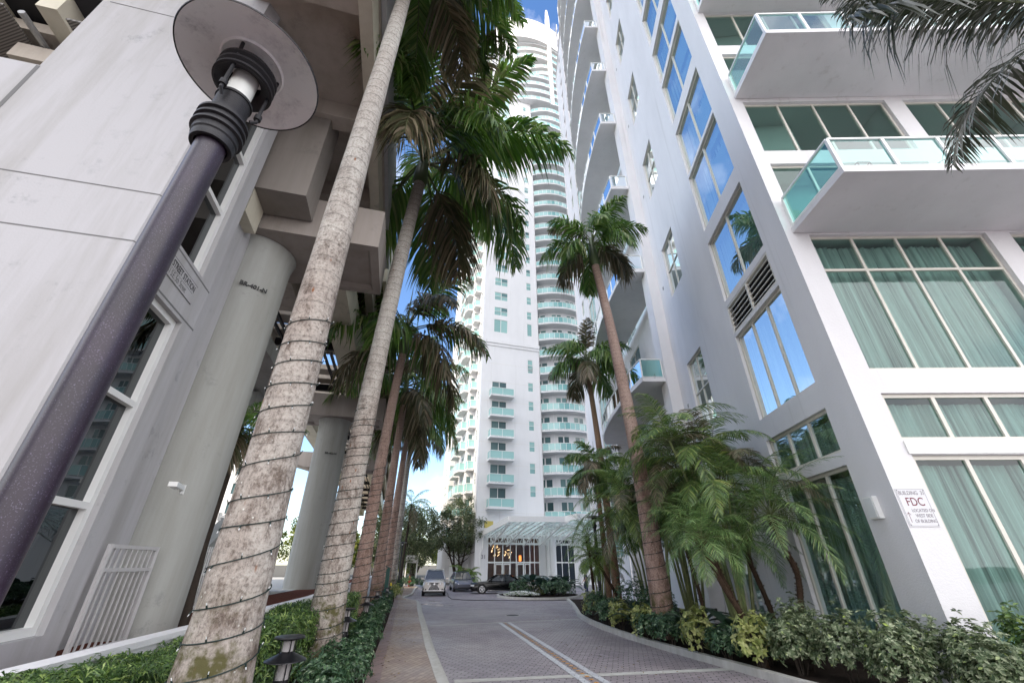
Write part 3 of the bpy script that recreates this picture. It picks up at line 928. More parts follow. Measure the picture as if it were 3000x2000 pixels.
# --- street balconies, bowed
plan = [(6.68, 19.45), (6.50, 21.0), (6.40, 23.0), (6.37, 25.0), (6.44, 27.0), (6.62, 29.0), (6.92, 30.8), (7.35, 32.1)]
for k, z in enumerate([x for x in zfl if x > 5]):
    mb = MB()
    mb.prism([(bx - .002, 19.45)] + plan + [(9.0, 32.1), (9.0, 20.16), (bx - .002, 20.16)], z, z + .2)
    b_ = mb.build('balcony', M['white'], RBL)
    mf, mg = MB(), MB()
    railing(mf, mg, [(bx - .06, 19.5)] + [(x + .05, y + (.05 if i == 0 else 0)) for i, (x, y) in enumerate(plan)], z + .2, 1.06, 1.3, .06)
    mf.build('railing', M['trim'], b_); mg.build('glass_panel', M['rail'], b_)

# wall sign
sg = thing('wall_sign', 'white rectangular fire connection notice screwed to the stucco pier beside the tall curtained window', 'sign')
SG = Pl((7.585, 8.6), 91.0, 1)
mb = MB(); SG.box(mb, -.06 + .09, .60, 2.42, 3.12, .001, .012)
pl_ = mb.build('board', M['signw'], sg)
for k, q in enumerate(((.045, .585, 2.437, 2.443), (.045, .585, 3.098, 3.104), (.045, .051, 2.443, 3.098), (.579, .585, 2.443, 3.098))):
    pass
mb = MB()
SG.box(mb, .045, .585, 2.435, 2.441, .012, .0135); SG.box(mb, .045, .585, 3.099, 3.105, .012, .0135)
SG.box(mb, .045, .051, 2.441, 3.099, .012, .0135); SG.box(mb, .579, .585, 2.441, 3.099, .012, .0135)
mb.build('border', M['text_grey'], sg)
uu, up = SG.u, V((0, 0, 1))
def st(t, size, s_, z, m, bold=0, sx=1.0, nm='lettering'):
    return text_obj(t, size, SG.P(s_, z, .0135), uu, up, M[m], nm, sg, .001, bold, sx=sx)
st('BUILDING  31', .105, .065, 3.00, 'text_grey', .0006, .80)
st('FDC', .215, .145, 2.80, 'text_maroon', .001, .86)
st('LOCATED ON', .085, .19, 2.685, 'text_grey', .0006, .80)
st('WEST SIDE', .085, .225, 2.59, 'text_grey', .0006, .80)
st('OF BUILDING', .085, .17, 2.495, 'text_grey', .0006, .80)
mb = MB()
SG.box(mb, .098, .106, 2.50, 2.68, .0125, .014)
for sgn in (-1, 1):
    mb.bar(SG.P(.102, 2.683, .0132), SG.P(.102 + sgn * .035, 2.63, .0132), .008, .002)
mb.build('arrow', M['text_maroon'], sg)
for s_ in (.06, .57):
    for z in (2.455, 3.085):
        mb = MB(); SG.box(mb, s_ - .006, s_ + .006, z - .006, z + .006, .0136, .018); mb.build('screw', M['text_dark'], sg)
# box lamp on the corner
wl = thing('wall_lamp', 'white box wall lamp on the shaded corner pier above the date palm fronds', 'wall lamp')
mb = MB(); RS.box(mb, .5, .8, 2.62, 3.05, .001, .10); mb.build('housing', M['trim'], wl)
mb = MB(); RS.box(mb, .53, .77, 2.65, 3.02, .101, .112); mb.build('diffuser', M['bulb'], wl)

# lantern and wire chair on the lowest front balcony
zb = 9.86 + .172
ln = thing('lantern', 'black cube-frame lantern standing on the lowest front balcony behind its glass', 'lantern', (8.9, 7.15, zb + .38))
mb = MB()
h = .16
for x in (-h, h):
    for y in (-h, h):
        mb.bar((x, y, 0), (x, y, 2 * h), .022)
for z in (0, 2 * h):
    for q in (((-h, -h), (h, -h)), ((h, -h), (h, h)), ((h, h), (-h, h)), ((-h, h), (-h, -h))):
        mb.bar((*q[0], z), (*q[1], z), .022)
mb.build('frame', M['black'], ln)
mb = MB(); mb.tube([(0, 0, .02), (0, 0, .16)], .035, 10); mb.build('candle', M['trim'], ln)
mb = MB()
tb = thing('side_table', 'small round grey table carrying the lantern on the lowest front balcony', 'table', (8.9, 7.15, zb))
mb = MB(); mb.lathe([(.0, .36), (.28, .36), (.28, .38), (0, .38)], n=20); mb.build('tabletop', M['steel'], tb)
mb = MB(); mb.tube([(0, 0, 0), (0, 0, .36)], .03, 8); mb.build('leg', M['black'], tb)
wc = thing('wire_chair', 'open wire shell chair on the lowest front balcony, seen through the glass', 'chair', (11.3, 7.2, zb))
mb = MB()
for k in range(15):
    a = -pi * .15 + k / 14 * pi * 1.3
    pts = [(.38 * cos(a) * sin(t), -.32 * sin(a) * sin(t), .42 + .42 * (1 - cos(t))) for t in (0, .4, .8, 1.2, 1.5)]
    mb.tube(pts, .008, 4)
for t in (.8, 1.5):
    mb.tube([(.38 * cos(-pi * .15 + k / 20 * pi * 1.3) * sin(t), -.32 * sin(-pi * .15 + k / 20 * pi * 1.3) * sin(t), .42 + .42 * (1 - cos(t))) for k in range(21)], .011, 5)
mb.build('shell', M['black'], wc)
for x, y in ((-.2, -.2), (.2, -.2), (.2, .2), (-.2, .2)):
    mb = MB(); mb.tube([(x, y, 0), (x * .3, y * .3, .43)], .011, 5); mb.build('leg', M['black'], wc)

# ------------------------------------------------------------------ apartment tower
TW = thing('apartment_tower', 'very tall white apartment tower with teal windows, bowed balconies and finned crown', 'building')
TP = Pl((-4.007, 56.045), 73, 1)
TS = Pl(tuple(TP.P(-.5, 0)[:2]), -17, -1)      # narrow left flank
wins, bals = [], []          # queued, nearest 100 become parts
zk = [7.6 + 2.995 * k for k in range(6)]        # balcony floors
rectsA, dark = [], []
for k in range(7):
    z = 7.45 + 3.0 * k
    rectsA.append((6.72, 7.58, z + 2.15, z + 3.6, 'w', 1))
cz = []
for k in range(6):
    z = 8.05 + 3.0 * k
    rectsA.append((1.1, 3.35, z + .2, z + 2.55, 'd', 1)); bals.append((z - .2, 'A'))
rectsA.append((6.72, 7.58, 30.2, 32.3, 'w', 1)) if False else None
rectsA = [r for r in rectsA if r[3] < 29.5]
rectsA.append((6.72, 7.58, 28.0, 29.9, 'w', 1))
upz = [34.15] + [37.3 + 2.96 * k for k in range(36)]
for i, z in enumerate(upz):
    hh = 2.3 if i == 0 else 1.5
    rectsA.append((6.75, 7.6, z, z + hh, 'w', 1))
    if z < 80: rectsA.append((1.18, 3.45, z - .1, z + hh, 'w', 2))
    elif z < 112: rectsA.append((.9, 3.6, z - 1.0, z + 1.75, 'w', 2))
LOB = (1.07, 7.83, -.49, 4.75)
mbw = MB()
facade(mbw, TP, -.5, 8.7, -.6, 127, rectsA + [LOB], .12)
# flank
rectsF = []
for k in range(42):
    z = 5.2 + 2.98 * k
    if 30 < z < 33: continue
    if z < 124: rectsF.append((1.6, 2.5, z, z + 1.6, 'w', 1))
facade(mbw, TS, 0, 3.8, -.6, 127, rectsF, .12)
# stepped rear wing
TR1 = Pl(tuple(TS.P(4.6, 0)[:2]), 73, 1)
TR2 = Pl(tuple((TS.P(3.8, 0) - TP.u * 1.05)[:2]), -17, -1)
facade(mbw, Pl(tuple((TS.P(3.8, 0) - TP.u * 1.05)[:2]), 73, 1), 0, 1.05, -.6, 127, [(.2, .9, 4.5 + 2.98 * k, 6.6 + 2.98 * k) for k in range(40)], .1)
rectsG = [(1.0 + 4.2 * j, 3.0 + 4.2 * j, 4.6 + 2.98 * k, 6.6 + 2.98 * k, 'w', 2) for j in range(2) for k in range(40)]
facade(mbw, TR2, 0, 8.2, -.6, 127, rectsG, .12)
TR3 = Pl(tuple((TR2.P(8.2, 0) - TP.u * 1.1)[:2]), 73, 1)
facade(mbw, TR3, 0, 1.1, -.6, 127, [(.2, .95, 4.5 + 2.98 * k, 6.6 + 2.98 * k) for k in range(40)], .1)
TR4 = Pl(tuple((TR2.P(8.2, 0) - TP.u * 1.1)[:2]), -17, -1)
rectsH = [(1.0 + 4.2 * j, 3.0 + 4.2 * j, 4.6 + 2.98 * k, 6.6 + 2.98 * k, 'w', 2) for j in range(1) for k in range(40)]
facade(mbw, TR4, 0, 5, -.6, 127, rectsH, .12)
for p in (Pl(tuple((TS.P(3.8, 0) - TP.u * 1.05)[:2]), 73, 1), ):
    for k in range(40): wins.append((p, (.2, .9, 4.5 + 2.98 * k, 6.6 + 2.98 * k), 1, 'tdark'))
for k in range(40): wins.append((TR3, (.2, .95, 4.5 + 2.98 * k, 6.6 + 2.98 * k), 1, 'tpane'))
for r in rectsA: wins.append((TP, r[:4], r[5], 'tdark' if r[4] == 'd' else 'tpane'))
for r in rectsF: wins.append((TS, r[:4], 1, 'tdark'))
for r in rectsG: wins.append((TR2, r[:4], 1, 'tpane'))
for r in rectsH: wins.append((TR4, r[:4], 1, 'tpane'))
# bowed bay on the right: arc in plan through s 8.7 .. 18.9
def arc(s, off=0.0):
    t = (s - 13.9) / 5.2
    bulge = 2.3 * max(0, 1 - t * t) ** .8
    p = TP.P(s, 0, bulge - .9 + off)
    return (p.x, p.y)
ss_ = [8.7 + 10.2 * k / 12 for k in range(13)]
bay = [arc(s, -1.2) for s in ss_]
for i in range(12):
    a, b = bay[i], bay[i + 1]
    mbw.face([(*a, -.6), (*b, -.6), (*b, 127), (*a, 127)])
# side fin walls and right-hand pier with small windows
for s in (8.62, 18.0):
    p0, p1 = TP.P(s, 0, .1 if s < 9 else -.6), TP.P(s, 0, -3.2)
    mbw.face([(p0.x, p0.y, -.6), (p1.x, p1.y, -.6), (p1.x, p1.y, 127), (p0.x, p0.y, 127)])
TRt = Pl(tuple(TP.P(18.0, 0, -.6)[:2]), 73, 1)
rr_ = [(.55, 1.35, 6.4 + 2.97 * k, 7.9 + 2.97 * k) for k in range(40)]
facade(mbw, TRt, 0, 2.2, -.6, 128, rr_, .12)
for r in rr_: wins.append((TRt, r, 1, 'tpane'))
pe = TRt.P(2.2, 0); pf = TRt.P(2.2, 0, -12)
mbw.face([(pe.x, pe.y, -.6), (pf.x, pf.y, -.6), (pf.x, pf.y, 128), (pe.x, pe.y, 128)])
# low block continuing to the right behind the palms
lowp = Pl(tuple(TP.P(18.2, 0, .6)[:2]), 80, 1)
# roof and crown
crown = [TP.P(s, 0, (0.3 + 2.4 * max(0, 1 - ((s - 10) / 9.5) ** 2)))[:2] for s in [.5 + 18 * k / 14 for k in range(15)]]
top = MB()
for i in range(14):
    a, b = crown[i], crown[i + 1]
    z0, z1 = 121, 130.5
    top.face([(*a, z0), (*b, z0), (*b, z1), (*a, z1)])
back = [TP.P(18.5, 0, -12)[:2], TP.P(.5, 0, -12)[:2]]
top.face([(*p, 130.5) for p in list(crown) + back])
top.face([(*p  , 121) for p in list(crown) + back])
top.face([(*crown[0], 121), (*back[1], 121), (*back[1], 130.5), (*crown[0], 130.5)])
top.face([(*crown[-1], 121), (*back[0], 121), (*back[0], 130.5), (*crown[-1], 130.5)])
top.build('crown_wall', M['white2'], TW)
for s, d, zt in ((1.6, -3, 137), (4.6, .9, 136.5), (13.6, 2.2, 139.5), (18.2, .4, 135)):
    f = MB()
    p = TP.P(s, 0, d)
    for zz, wd in ((118, .95), (134, .9)):
        pass
    b0 = [TP.P(s - .45, 96, d - .9), TP.P(s + .45, 96, d - .9), TP.P(s + .45, 96, d - .2), TP.P(s - .45, 96, d - .2)]
    b1 = [TP.P(s - .42, 134, d - .5), TP.P(s + .42, 134, d - .5), TP.P(s + .42, 134, d + .6), TP.P(s - .42, 134, d + .6)]
    b2 = [TP.P(s - .2, zt, d - .3), TP.P(s + .2, zt, d - .3), TP.P(s + .2, zt, d + .2), TP.P(s - .2, zt, d + .2)]
    for q0, q1 in ((b0, b1), (b1, b2)):
        for i in range(4):
            f.face([q0[i], q0[(i + 1) % 4], q1[(i + 1) % 4], q1[i]])
    f.face(b2); f.face(b0)
    f.build('fin', M['white2'], TW)
mbw.face([TP.P(-.5, 127), TP.P(8.7, 127), TP.P(8.7, 127, -14), TP.P(-.5, 127, -14)])
mbw.build('wall', M['white2'], TW)
# cornice band
mb = MB()
TP.box(mb, -.62, 8.75, 32.0, 32.55, .001, .22); TP.box(mb, -.58, 8.72, 31.55, 31.98, .001, .12)
TS.box(mb, .0, 3.8, 32.0, 32.55, .001, .22); TS.box(mb, .0, 3.8, 31.55, 31.98, .001, .12)
mb.build('cornice', M['white2'], TW)
# storey joints
mb = MB()
for k in range(9): TP.box(mb, -.5, 8.7, 7.55 + 3.0 * k, 7.575 + 3.0 * k, .001, .004)
mb.build('joint', M['trimc'], TW)

cdist = lambda p: (p - V((0, 0, 1.8))).length
wins.sort(key=lambda q: cdist(q[0].P(q[1][0], q[1][2])))
def tower_win(mf, mg, pl, r, n):
    a, b, c, d = r
    f = .06; e = .004
    a += e; b -= e; c += e; d -= e
    pl.box(mf, a, b, d - f, d, -.1, -.02); pl.box(mf, a, b, c, c + f, -.1, -.02)
    pl.box(mf, a, a + f, c + f, d - f, -.1, -.02); pl.box(mf, b - f, b, c + f, d - f, -.1, -.02)
    zm = (c + d) / 2; multi = (d - c) < 2.0
    cols = 2 if (b - a) > 1.4 else 1
    if multi: pl.box(mf, a + f, b - f, zm - .03, zm + .03, -.1, -.021)
    if cols == 2:
        sm = (a + b) / 2; pl.box(mf, sm - .04, sm + .04, c + f, d - f, -.1, -.019)
    for i in range(cols):
        for j in range(2 if multi else 1):
            s0 = a + (b - a) * i / cols; s1 = a + (b - a) * (i + 1) / cols
            z0 = c + (d - c) * j / (2 if multi else 1); z1 = c + (d - c) * (j + 1) / (2 if multi else 1)
            pl.quad(mg, s0 + .01, s1 - .01, z0 + .01, z1 - .01, -.07 - .002 * (i + 2 * j))
for i, (pl, r, n, pm) in enumerate(wins[:100]):
    mf, mg = MB(), MB(); tower_win(mf, mg, pl, r, n)
    o = mf.build('window', M['trim'], TW); mg.build('pane', M[pm], o)
mf, mg = MB(), MB()
for pl, r, n, pm in wins[100:]: tower_win(mf, mg, pl, r, n)
o = tag(mf.build('window', M['trim'], TW), kind='stuff'); mg.build('pane', M['tpane'], o)
# balconies
queue = []
def poly_balcony(poly, railpts, z, th=.2, step=1.4):
    queue.append((cdist(V((*poly[0], z))), poly, railpts, z, th, step))
for z, _ in bals:
    q = [TP.P(s, 0, d)[:2] for s, d in ((.65, .004), (.65, 1.5), (4.1, 1.5), (4.1, .004))]
    q2 = [TP.P(s, 0, d)[:2] for s, d in ((.71, .04), (.71, 1.44), (4.04, 1.44), (4.04, .04))]
    poly_balcony(q, q2, z)
for k in range(42):
    z = 6.6 + 3.0 * k
    if z > 121: continue
    longb = k >= 27 and (k % 6) in (0, 1, 2, 3)
    s0 = 5.3 if longb else 8.75
    s1 = 18.1 if k % 6 in (2, 5) or k > 30 else 17.9
    sv = [s0 + (s1 - s0) * i / 12 for i in range(13)]
    outer = []
    for s in sv:
        if longb:
            t = (s - 12) / 7.2; off = 1.6 * max(0, 1 - t * t) + .3
        else:
            t = (s - 13.4) / 4.9; off = 1.7 * max(0, 1 - t * t) - .1
        outer.append(tuple(TP.P(s, 0, off)[:2]))
    if longb: inner = [tuple(TP.P(18.0, 0, -1.9)[:2]), tuple(TP.P(8.75, 0, -1.9)[:2]), tuple(TP.P(8.75, 0, .005)[:2]), tuple(TP.P(5.3, 0, .005)[:2])]
    else: inner = [tuple(TP.P(17.9, 0, -1.9)[:2]), tuple(TP.P(8.75, 0, -1.9)[:2])]
    queue.append((cdist(V((*outer[0], z))), outer + inner, outer, z, .22, .9))
# stepped balconies down the left flank
for k in range(40):
    z = 4.2 + 2.98 * k
    A = TR2.P; 
    q = [A(0.2, 0, .004), A(0.2, 0, .8), A(1.2, 0, 1.1), A(3.0, 0, 1.1), A(3.6, 0, .8), A(3.6, 0, .004)]
    q = [tuple(p[:2]) for p in q]
    queue.append((cdist(V((*q[0], z))), q, q, z, .18, 1.2))
    o_ = TS.P(3.8, 0)
    q = [tuple(p[:2]) for p in (o_ + TS.n * .004 - TS.u * .0, o_ - TP.u * .1 - TS.u * 1.3, o_ - TP.u * .98 - TS.u * 1.3, o_ - TP.u * 1.05)]
    queue.append((cdist(V((*q[0], z))), q, q[1:], z, .18, 1.1))
    for j in (1,):
        q = [tuple(A(s + 4.2 * j, 0, d)[:2]) for s, d in ((.4, .004), (.4, 1.0), (3.3, 1.0), (3.3, .004))]
        queue.append((cdist(V((*q[0], z))), q, q, z, .18, 1.2))
queue.sort(key=lambda q: q[0])
def do_bal(ms, mf, mg, q):
    _, poly, rp, z, th, step = q
    ms.prism(poly, z - .0, z + th)
    railing(mf, mg, rp, z + th, 1.05, step, .05, posts=q[0] < 100)
for q in queue[:100]:
    ms, mf, mg = MB(), MB(), MB(); do_bal(ms, mf, mg, q)
    b_ = ms.build('balcony', M['white2'], TW); mf.build('railing', M['trim'], b_); mg.build('glass_panel', M['trail'], b_)
ms, mf, mg = MB(), MB(), MB()
for q in queue[100:]: do_bal(ms, mf, mg, q)
b_ = tag(ms.build('balcony', M['white2'], TW), kind='stuff'); mf.build('railing', M['trim'], b_); mg.build('glass_panel', M['trail'], b_)
# balcony doors and party walls of the bowed bay
mf, mg = MB(), MB()
for k in range(40):
    z = 6.85 + 3.0 * k
    for i in (0, 1, 3, 4, 6, 7, 9, 10):
        a, b = V((*bay[i], 0)), V((*bay[i + 1], 0))
        n_ = V((b - a).y and ((b - a).y, -(b - a).x, 0) or (0, -1, 0)).normalized()
        o1 = a.lerp(b, .06) + n_ * .03; o2 = a.lerp(b, .94) + n_ * .03
        mg.face([(o1.x, o1.y, z), (o2.x, o2.y, z), (o2.x, o2.y, z + 2.3), (o1.x, o1.y, z + 2.3)])
        mf.bar((o1.x, o1.y, z), (o1.x, o1.y, z + 2.3), .07); mf.bar((o2.x, o2.y, z), (o2.x, o2.y, z + 2.3), .07)
        mf.bar((o1.x, o1.y, z + 2.33), (o2.x, o2.y, z + 2.33), .07)
dr = tag(mf.build('balcony_door', M['trim'], TW), kind='stuff'); mg.build('pane', M['tdark'], dr)
mb = MB()
for s in (11.9, 15.2):
    for k in range(1):
        p0 = TP.P(s, 0, .75); p1 = TP.P(s, 0, -1.9)
        mb.bar((p0.x * .5 + p1.x * .5, p0.y * .5 + p1.y * .5, -.5), (p0.x * .5 + p1.x * .5, p0.y * .5 + p1.y * .5, 126), .25, 2.2, up=tuple(TP.u))
mb.build('party_wall', M['white2'], TW)

# ---- lobby glazing, doors, interior
lb = MB()
a, b, c, d = LOB
P = TP.P
for (s0, s1, z0, z1) in ((a, b, c, d),):
    D0, D1 = -.13, -7
    lb.face([P(s0, z0, D1), P(s1, z0, D1), P(s1, z1, D1), P(s0, z1, D1)])
    lb.face([P(s0, z0, D0), P(s0, z1, D0), P(s0, z1, D1), P(s0, z0, D1)])
    lb.face([P(s1, z0, D0), P(s1, z1, D0), P(s1, z1, D1), P(s1, z0, D1)])
    lb.face([P(s0, z0, D0), P(s1, z0, D0), P(s1, z0, D1), P(s0, z0, D1)])
    lb.face([P(s0, z1, D0), P(s1, z1, D0), P(s1, z1, D1), P(s0, z1, D1)])
M['lobby'] = plain('brown_lobby_wall', (.34, .22, .15), .6, 0, .3, .4, 1.2)
lb.build('lobby', M['lobby'], TW)
mf, mg = MB(), MB()
ms_ = [a + .02, 1.98, 3.02, 3.98, 4.75, 5.75, 6.55, 7.15, b - .02]
for z in (c + .04, 1.95, 4.05, d - .05): TP.box(mf, a, b, z - .08, z + .08, -.12, -.02)
for m in ms_:
    TP.box(mf, m - .05, m + .05, c + .1, 1.87, -.115, -.015); TP.box(mf, m - .05, m + .05, 2.03, 3.97, -.115, -.015); TP.box(mf, m - .05, m + .05, 4.13, d - .13, -.115, -.015)
lw = mf.build('lobby_window', M['trim'], TW)
TP.quad(mg, a, b, c, d, -.07); mg.build('pane', M['clear'], lw)
for s0, s1 in ((2.08, 2.95), (3.1, 3.92), (4.85, 5.68), (5.85, 6.5)):
    mf = MB()
    TP.box(mf, s0, s0 + .09, c + .1, 1.82, -.014, .03); TP.box(mf, s1 - .09, s1, c + .1, 1.82, -.014, .03)
    TP.box(mf, s0 + .09, s1 - .09, 1.7, 1.82, -.014, .03); TP.box(mf, s0 + .09, s1 - .09, c + .1, c + .3, -.014, .03)
    dd = mf.build('door', M['trim'], TW)
    mh_ = MB(); TP.box(mh_, s1 - .16, s1 - .13, .3, .9, .04, .07); mh_.build('handle', M['chrome'], dd)
LR = Pl(tuple(TP.P(8.7, 0, .35)[:2]), 73, 1)
mb = MB()
facade(mb, LR, 0, 7.0, -.6, 5.6, [(1.1, 3.8, -.5, 4.6)], .15)
q0, q1, q2, q3 = LR.P(0, 5.6), LR.P(7, 5.6), LR.P(7, 5.6, -2.5), LR.P(0, 5.6, -2.5)
mb.face([q0, q1, q2, q3]); mb.face([LR.P(7, -.6), LR.P(7, 5.6), LR.P(7, 5.6, -2.5), LR.P(7, -.6, -2.5)])
mb.face([LR.P(0, -.6), LR.P(0, 5.6), LR.P(0, 5.6, -2.5), LR.P(0, -.6, -2.5)])
mb.build('wall', M['white2'], TW)
mf, mg = MB(), MB()
for z in (-.46, 1.95, 4.05, 4.55): LR.box(mf, 1.1, 3.8, z - .07, z + .07, -.1, -.02)
for m in (1.15, 2.0, 2.9, 3.75):
    LR.box(mf, m - .045, m + .045, -.39, 1.88, -.095, -.015); LR.box(mf, m - .045, m + .045, 2.02, 3.98, -.095, -.015)
lw = mf.build('lobby_window', M['trim'], TW)
LR.quad(mg, 1.1, 3.8, -.5, 4.6, -.06); mg.build('pane', M['smoke'], lw)
mb = MB(); LR.box(mb, 1.05, 3.85, -.5, 4.65, -1.6, -1.5); mb.build('lobby', M['lobby'], TW)
mb = MB(); LR.box(mb, .42, .78, 3.0, 3.55, .001, .06); mb.build('notice_panel', M['gold'], TW)
text_obj('31', .62, TP.P(.25, 2.35, .03), TP.u, (0, 0, 1), M['text_grey'], 'house_number', TW, .02, .004)
mb = MB(); TP.box(mb, .55, 1.7, 5.75, 6.55, .001, .01); mb.build('window', M['gold'], TW)
# entrance column
cl = thing('entrance_column', 'round white column with downpipe at the front of the glass entrance canopy', 'column')
cp = TP.P(9.15, 0, 1.2)
mb = MB(); mb.tube([(cp.x, cp.y, -.55), (cp.x, cp.y, 4.6)], .42, 24); mb.build('shaft', M['white2'], cl, True)
mb = MB(); mb.tube([(cp.x - .5, cp.y - .15, -.5), (cp.x - .5, cp.y - .15, 4.4), (cp.x - .35, cp.y - .15, 4.9), (cp.x - .1, cp.y - 1.2, 5.5), (cp.x + .6, cp.y - 2.0, 5.9)], .09, 10); mb.build('downpipe', M['trim'], cl, True)
# canopy
M['roofg'] = glass('canopy_glass', (.74, .90, .87), .9, .03)
cn = thing('entrance_canopy', 'white steel and glass entrance canopy with tilted roof and tubular trusses before the lobby', 'canopy')
def cz_(d): return 4.95 + .17 * d
def CP(s, d, dz=0): return TP.P(s, cz_(d) + dz, d)
mb = MB()
outl = [(.2, .4), (1.7, 7.0), (8.2, 7.6), (9.2, 8.9), (15.5, 8.9)]
for i in range(len(outl) - 1):
    p, q = CP(*outl[i]), CP(*outl[i + 1])
    mb.bar(p + V((0, 0, .06)), q + V((0, 0, .06)), .62, .14, up=tuple((q - p).cross(V((0, 0, 1)))))
mb.build('fascia', M['trim'], cn)
mb = MB()
for i in range(10):
    s0 = 1.0 + i * .8
    mb.bar(CP(s0, .2, -.1), CP(s0 + .7, 7.0, -.1), .07, .1)
for k in range(8):
    mb.bar(CP(.6 + .15 * k, .6 + k * .9, -.06), CP(9.0, .6 + k * .9, -.06), .05, .07)
for k in range(8):
    mb.bar(CP(9.3, .6 + k * 1.05, -.06), CP(15.4, .6 + k * 1.05, -.06), .05, .07)
for i in range(8): mb.bar(CP(9.5 + i * .8, .2, -.1), CP(9.7 + i * .8, 8.8, -.1), .06, .09)
mb.build('rafters', M['trim'], cn)
mb = MB()
for s_ in (1.3, 3.4, 5.5, 7.6, 9.8, 11.9, 14.):
    top_ = [CP(s_ + .1 * d, d, -.2) for d in (0.3, 1.6, 2.9, 4.2, 5.5, 6.8)]
    bot = [CP(s_ + .1 * d, d, -1.35 + .16 * d) for d in (.3, .95, 2.25, 3.55, 4.85, 6.1)]
    mb.tube([bot[0], bot[-1]], .085, 6); mb.tube([top_[0], top_[-1]], .06, 6)
    for i in range(5):
        mb.tube([bot[i], top_[i]], .045, 5); mb.tube([top_[i], bot[i + 1]], .045, 5)
for d_ in (.5, 3.4, 6.2):
    for i in range(16):
        s_ = 1.2 + i * .85
        mb.tube([CP(s_, d_, -.15), CP(s_ + .42, d_, -1.2 + .14 * d_)], .042, 5); mb.tube([CP(s_ + .42, d_, -1.2 + .14 * d_), CP(s_ + .85, d_, -.15)], .042, 5)
    mb.tube([CP(1.1, d_, -1.2 + .14 * d_), CP(15., d_, -1.2 + .14 * d_)], .045, 6)
mb.build('truss', M['trim'], cn)
mb = MB()
mb.face([CP(.3, .1, .03), CP(9.0, .1, .03), CP(8.2, 7.5, .03), CP(1.75, 6.95, .03)])
mb.face([CP(9.1, .1, .03), CP(15.4, .1, .03), CP(15.4, 8.8, .03), CP(9.2, 8.8, .03)])
mb.build('glass_roof', M['roofg'], cn)
mb = MB()
g0 = CP(.45, .8, -.1)
mb.tube([g0, g0 + V((-.2, .1, -.35)), g0 + V((-.2, .1, -1.6)), g0 + V((-.45, .2, -2.0)), g0 + V((-.45, .2, -5))], .085, 8)
mb.build('downpipe', M['trim'], cn, True)
# chandeliers and floor lamp inside the lobby
M['glow'] = plain('warm_bulb', (1, .8, .55), .4, emit=(1, .62, .3), estr=3)
M['glow2'] = plain('orange_lampshade', (1, .4, .1), .5, emit=(1, .25, .04), estr=1)
for i, (s_, z_, r_, lab) in enumerate(((2.7, 3.3, .55, 'warm lit cluster chandelier hanging higher behind the left lobby glass'), (4.35, 2.9, .48, 'smaller warm lit ball chandelier hanging lower, right of the higher cluster'))):
    c_ = TP.P(s_, 0, -2.2)
    ch = thing('chandelier', lab, 'chandelier', (c_.x, c_.y, z_), 0, 'chandeliers in the lobby')
    mb, ms = MB(), MB()
    for k in range(26):
        u_ = V((R.gauss(0, 1), R.gauss(0, 1), R.gauss(0, 1))).normalized() * r_
        u_.z *= 1.25 if i == 0 else 1
        ms.tube([(0, 0, 0), u_], .008, 3)
        mb.lathe([(0, -.035), (.03, -.015), (.03, .015), (0, .035)], tuple(u_), 6)
    ms.tube([(0, 0, 0), (0, 0, 4.7 - z_)], .012, 4)
    mb.build('bulbs', M['glow'], ch); ms.build('stem', M['steel'], ch)
c_ = TP.P(6.05, 0, -2.5)
fl = thing('floor_lamp', 'tall floor lamp with glowing orange shade behind the right lobby glass', 'lamp', (c_.x, c_.y, -.49))
mb = MB(); mb.tube([(0, 0, 2.6), (0, 0, 3.25)], .16, 12); mb.build('lamp_shade', M['glow2'], fl)
mb = MB(); mb.tube([(0, 0, 0), (0, 0, 2.6)], .02, 6); mb.lathe([(0, .02), (.2, .02), (.2, 0)], n=16); mb.build('stand', M['steel'], fl)

# ------------------------------------------------------------------ station building on the left
ST = thing('station_building', 'pale painted concrete station building on the left with dark banded corner windows', 'building')
W = Pl((-6.02, 6.68), -14.5, 1)      # window face
BO = W.P(-1.75, 0) 
b_dir = V((sin(radians(76.3)), cos(radians(76.3)), 0))
E2 = V((BO.x, BO.y, 0))
E1_ = E2 - b_dir * .16 - W.u * .26
B = Pl((E1_.x, E1_.y), 76.3, 1)
mb = MB()
WZ = [(1.0, 5.60), (6.62, 14.15)]
rW = [(-1.69, -.35, z0, z1) for z0, z1 in WZ]
facade(mb, W, -1.75, .07, -.5, 16.6, rW, .30)
mb.face([(E1_.x, E1_.y, -.5), (E2.x, E2.y, -.5), (E2.x, E2.y, 16.6), (E1_.x, E1_.y, 16.6)])
# broad face: lower wing and tall panel
B.quad(mb, -14, -2.72, -.5, 9.52); B.quad(mb, -2.72, 0, -.5, 16.6)
B.box(mb, -14, -2.72, 9.3, 9.52, -.6, -.003)
p0, p1 = B.P(-2.72, 9.52), B.P(-2.72, 9.52, -1.2)
mb.face([p0, p1, V((p1.x, p1.y, 16.6)), V((p0.x, p0.y, 16.6))])
p0, p1 = W.P(.07, 0), W.P(.07, 0, -5)
mb.face([(p0.x, p0.y, -.5), (p1.x, p1.y, -.5), (p1.x, p1.y, 16.6), (p0.x, p0.y, 16.6)])
mb.build('wall', M['conc'], ST)
mb = MB(); W.box(mb, .072, 1.5, -.4, 13.3, -1.0, -.35); mb.build('return_wall', M['conc'], ST)
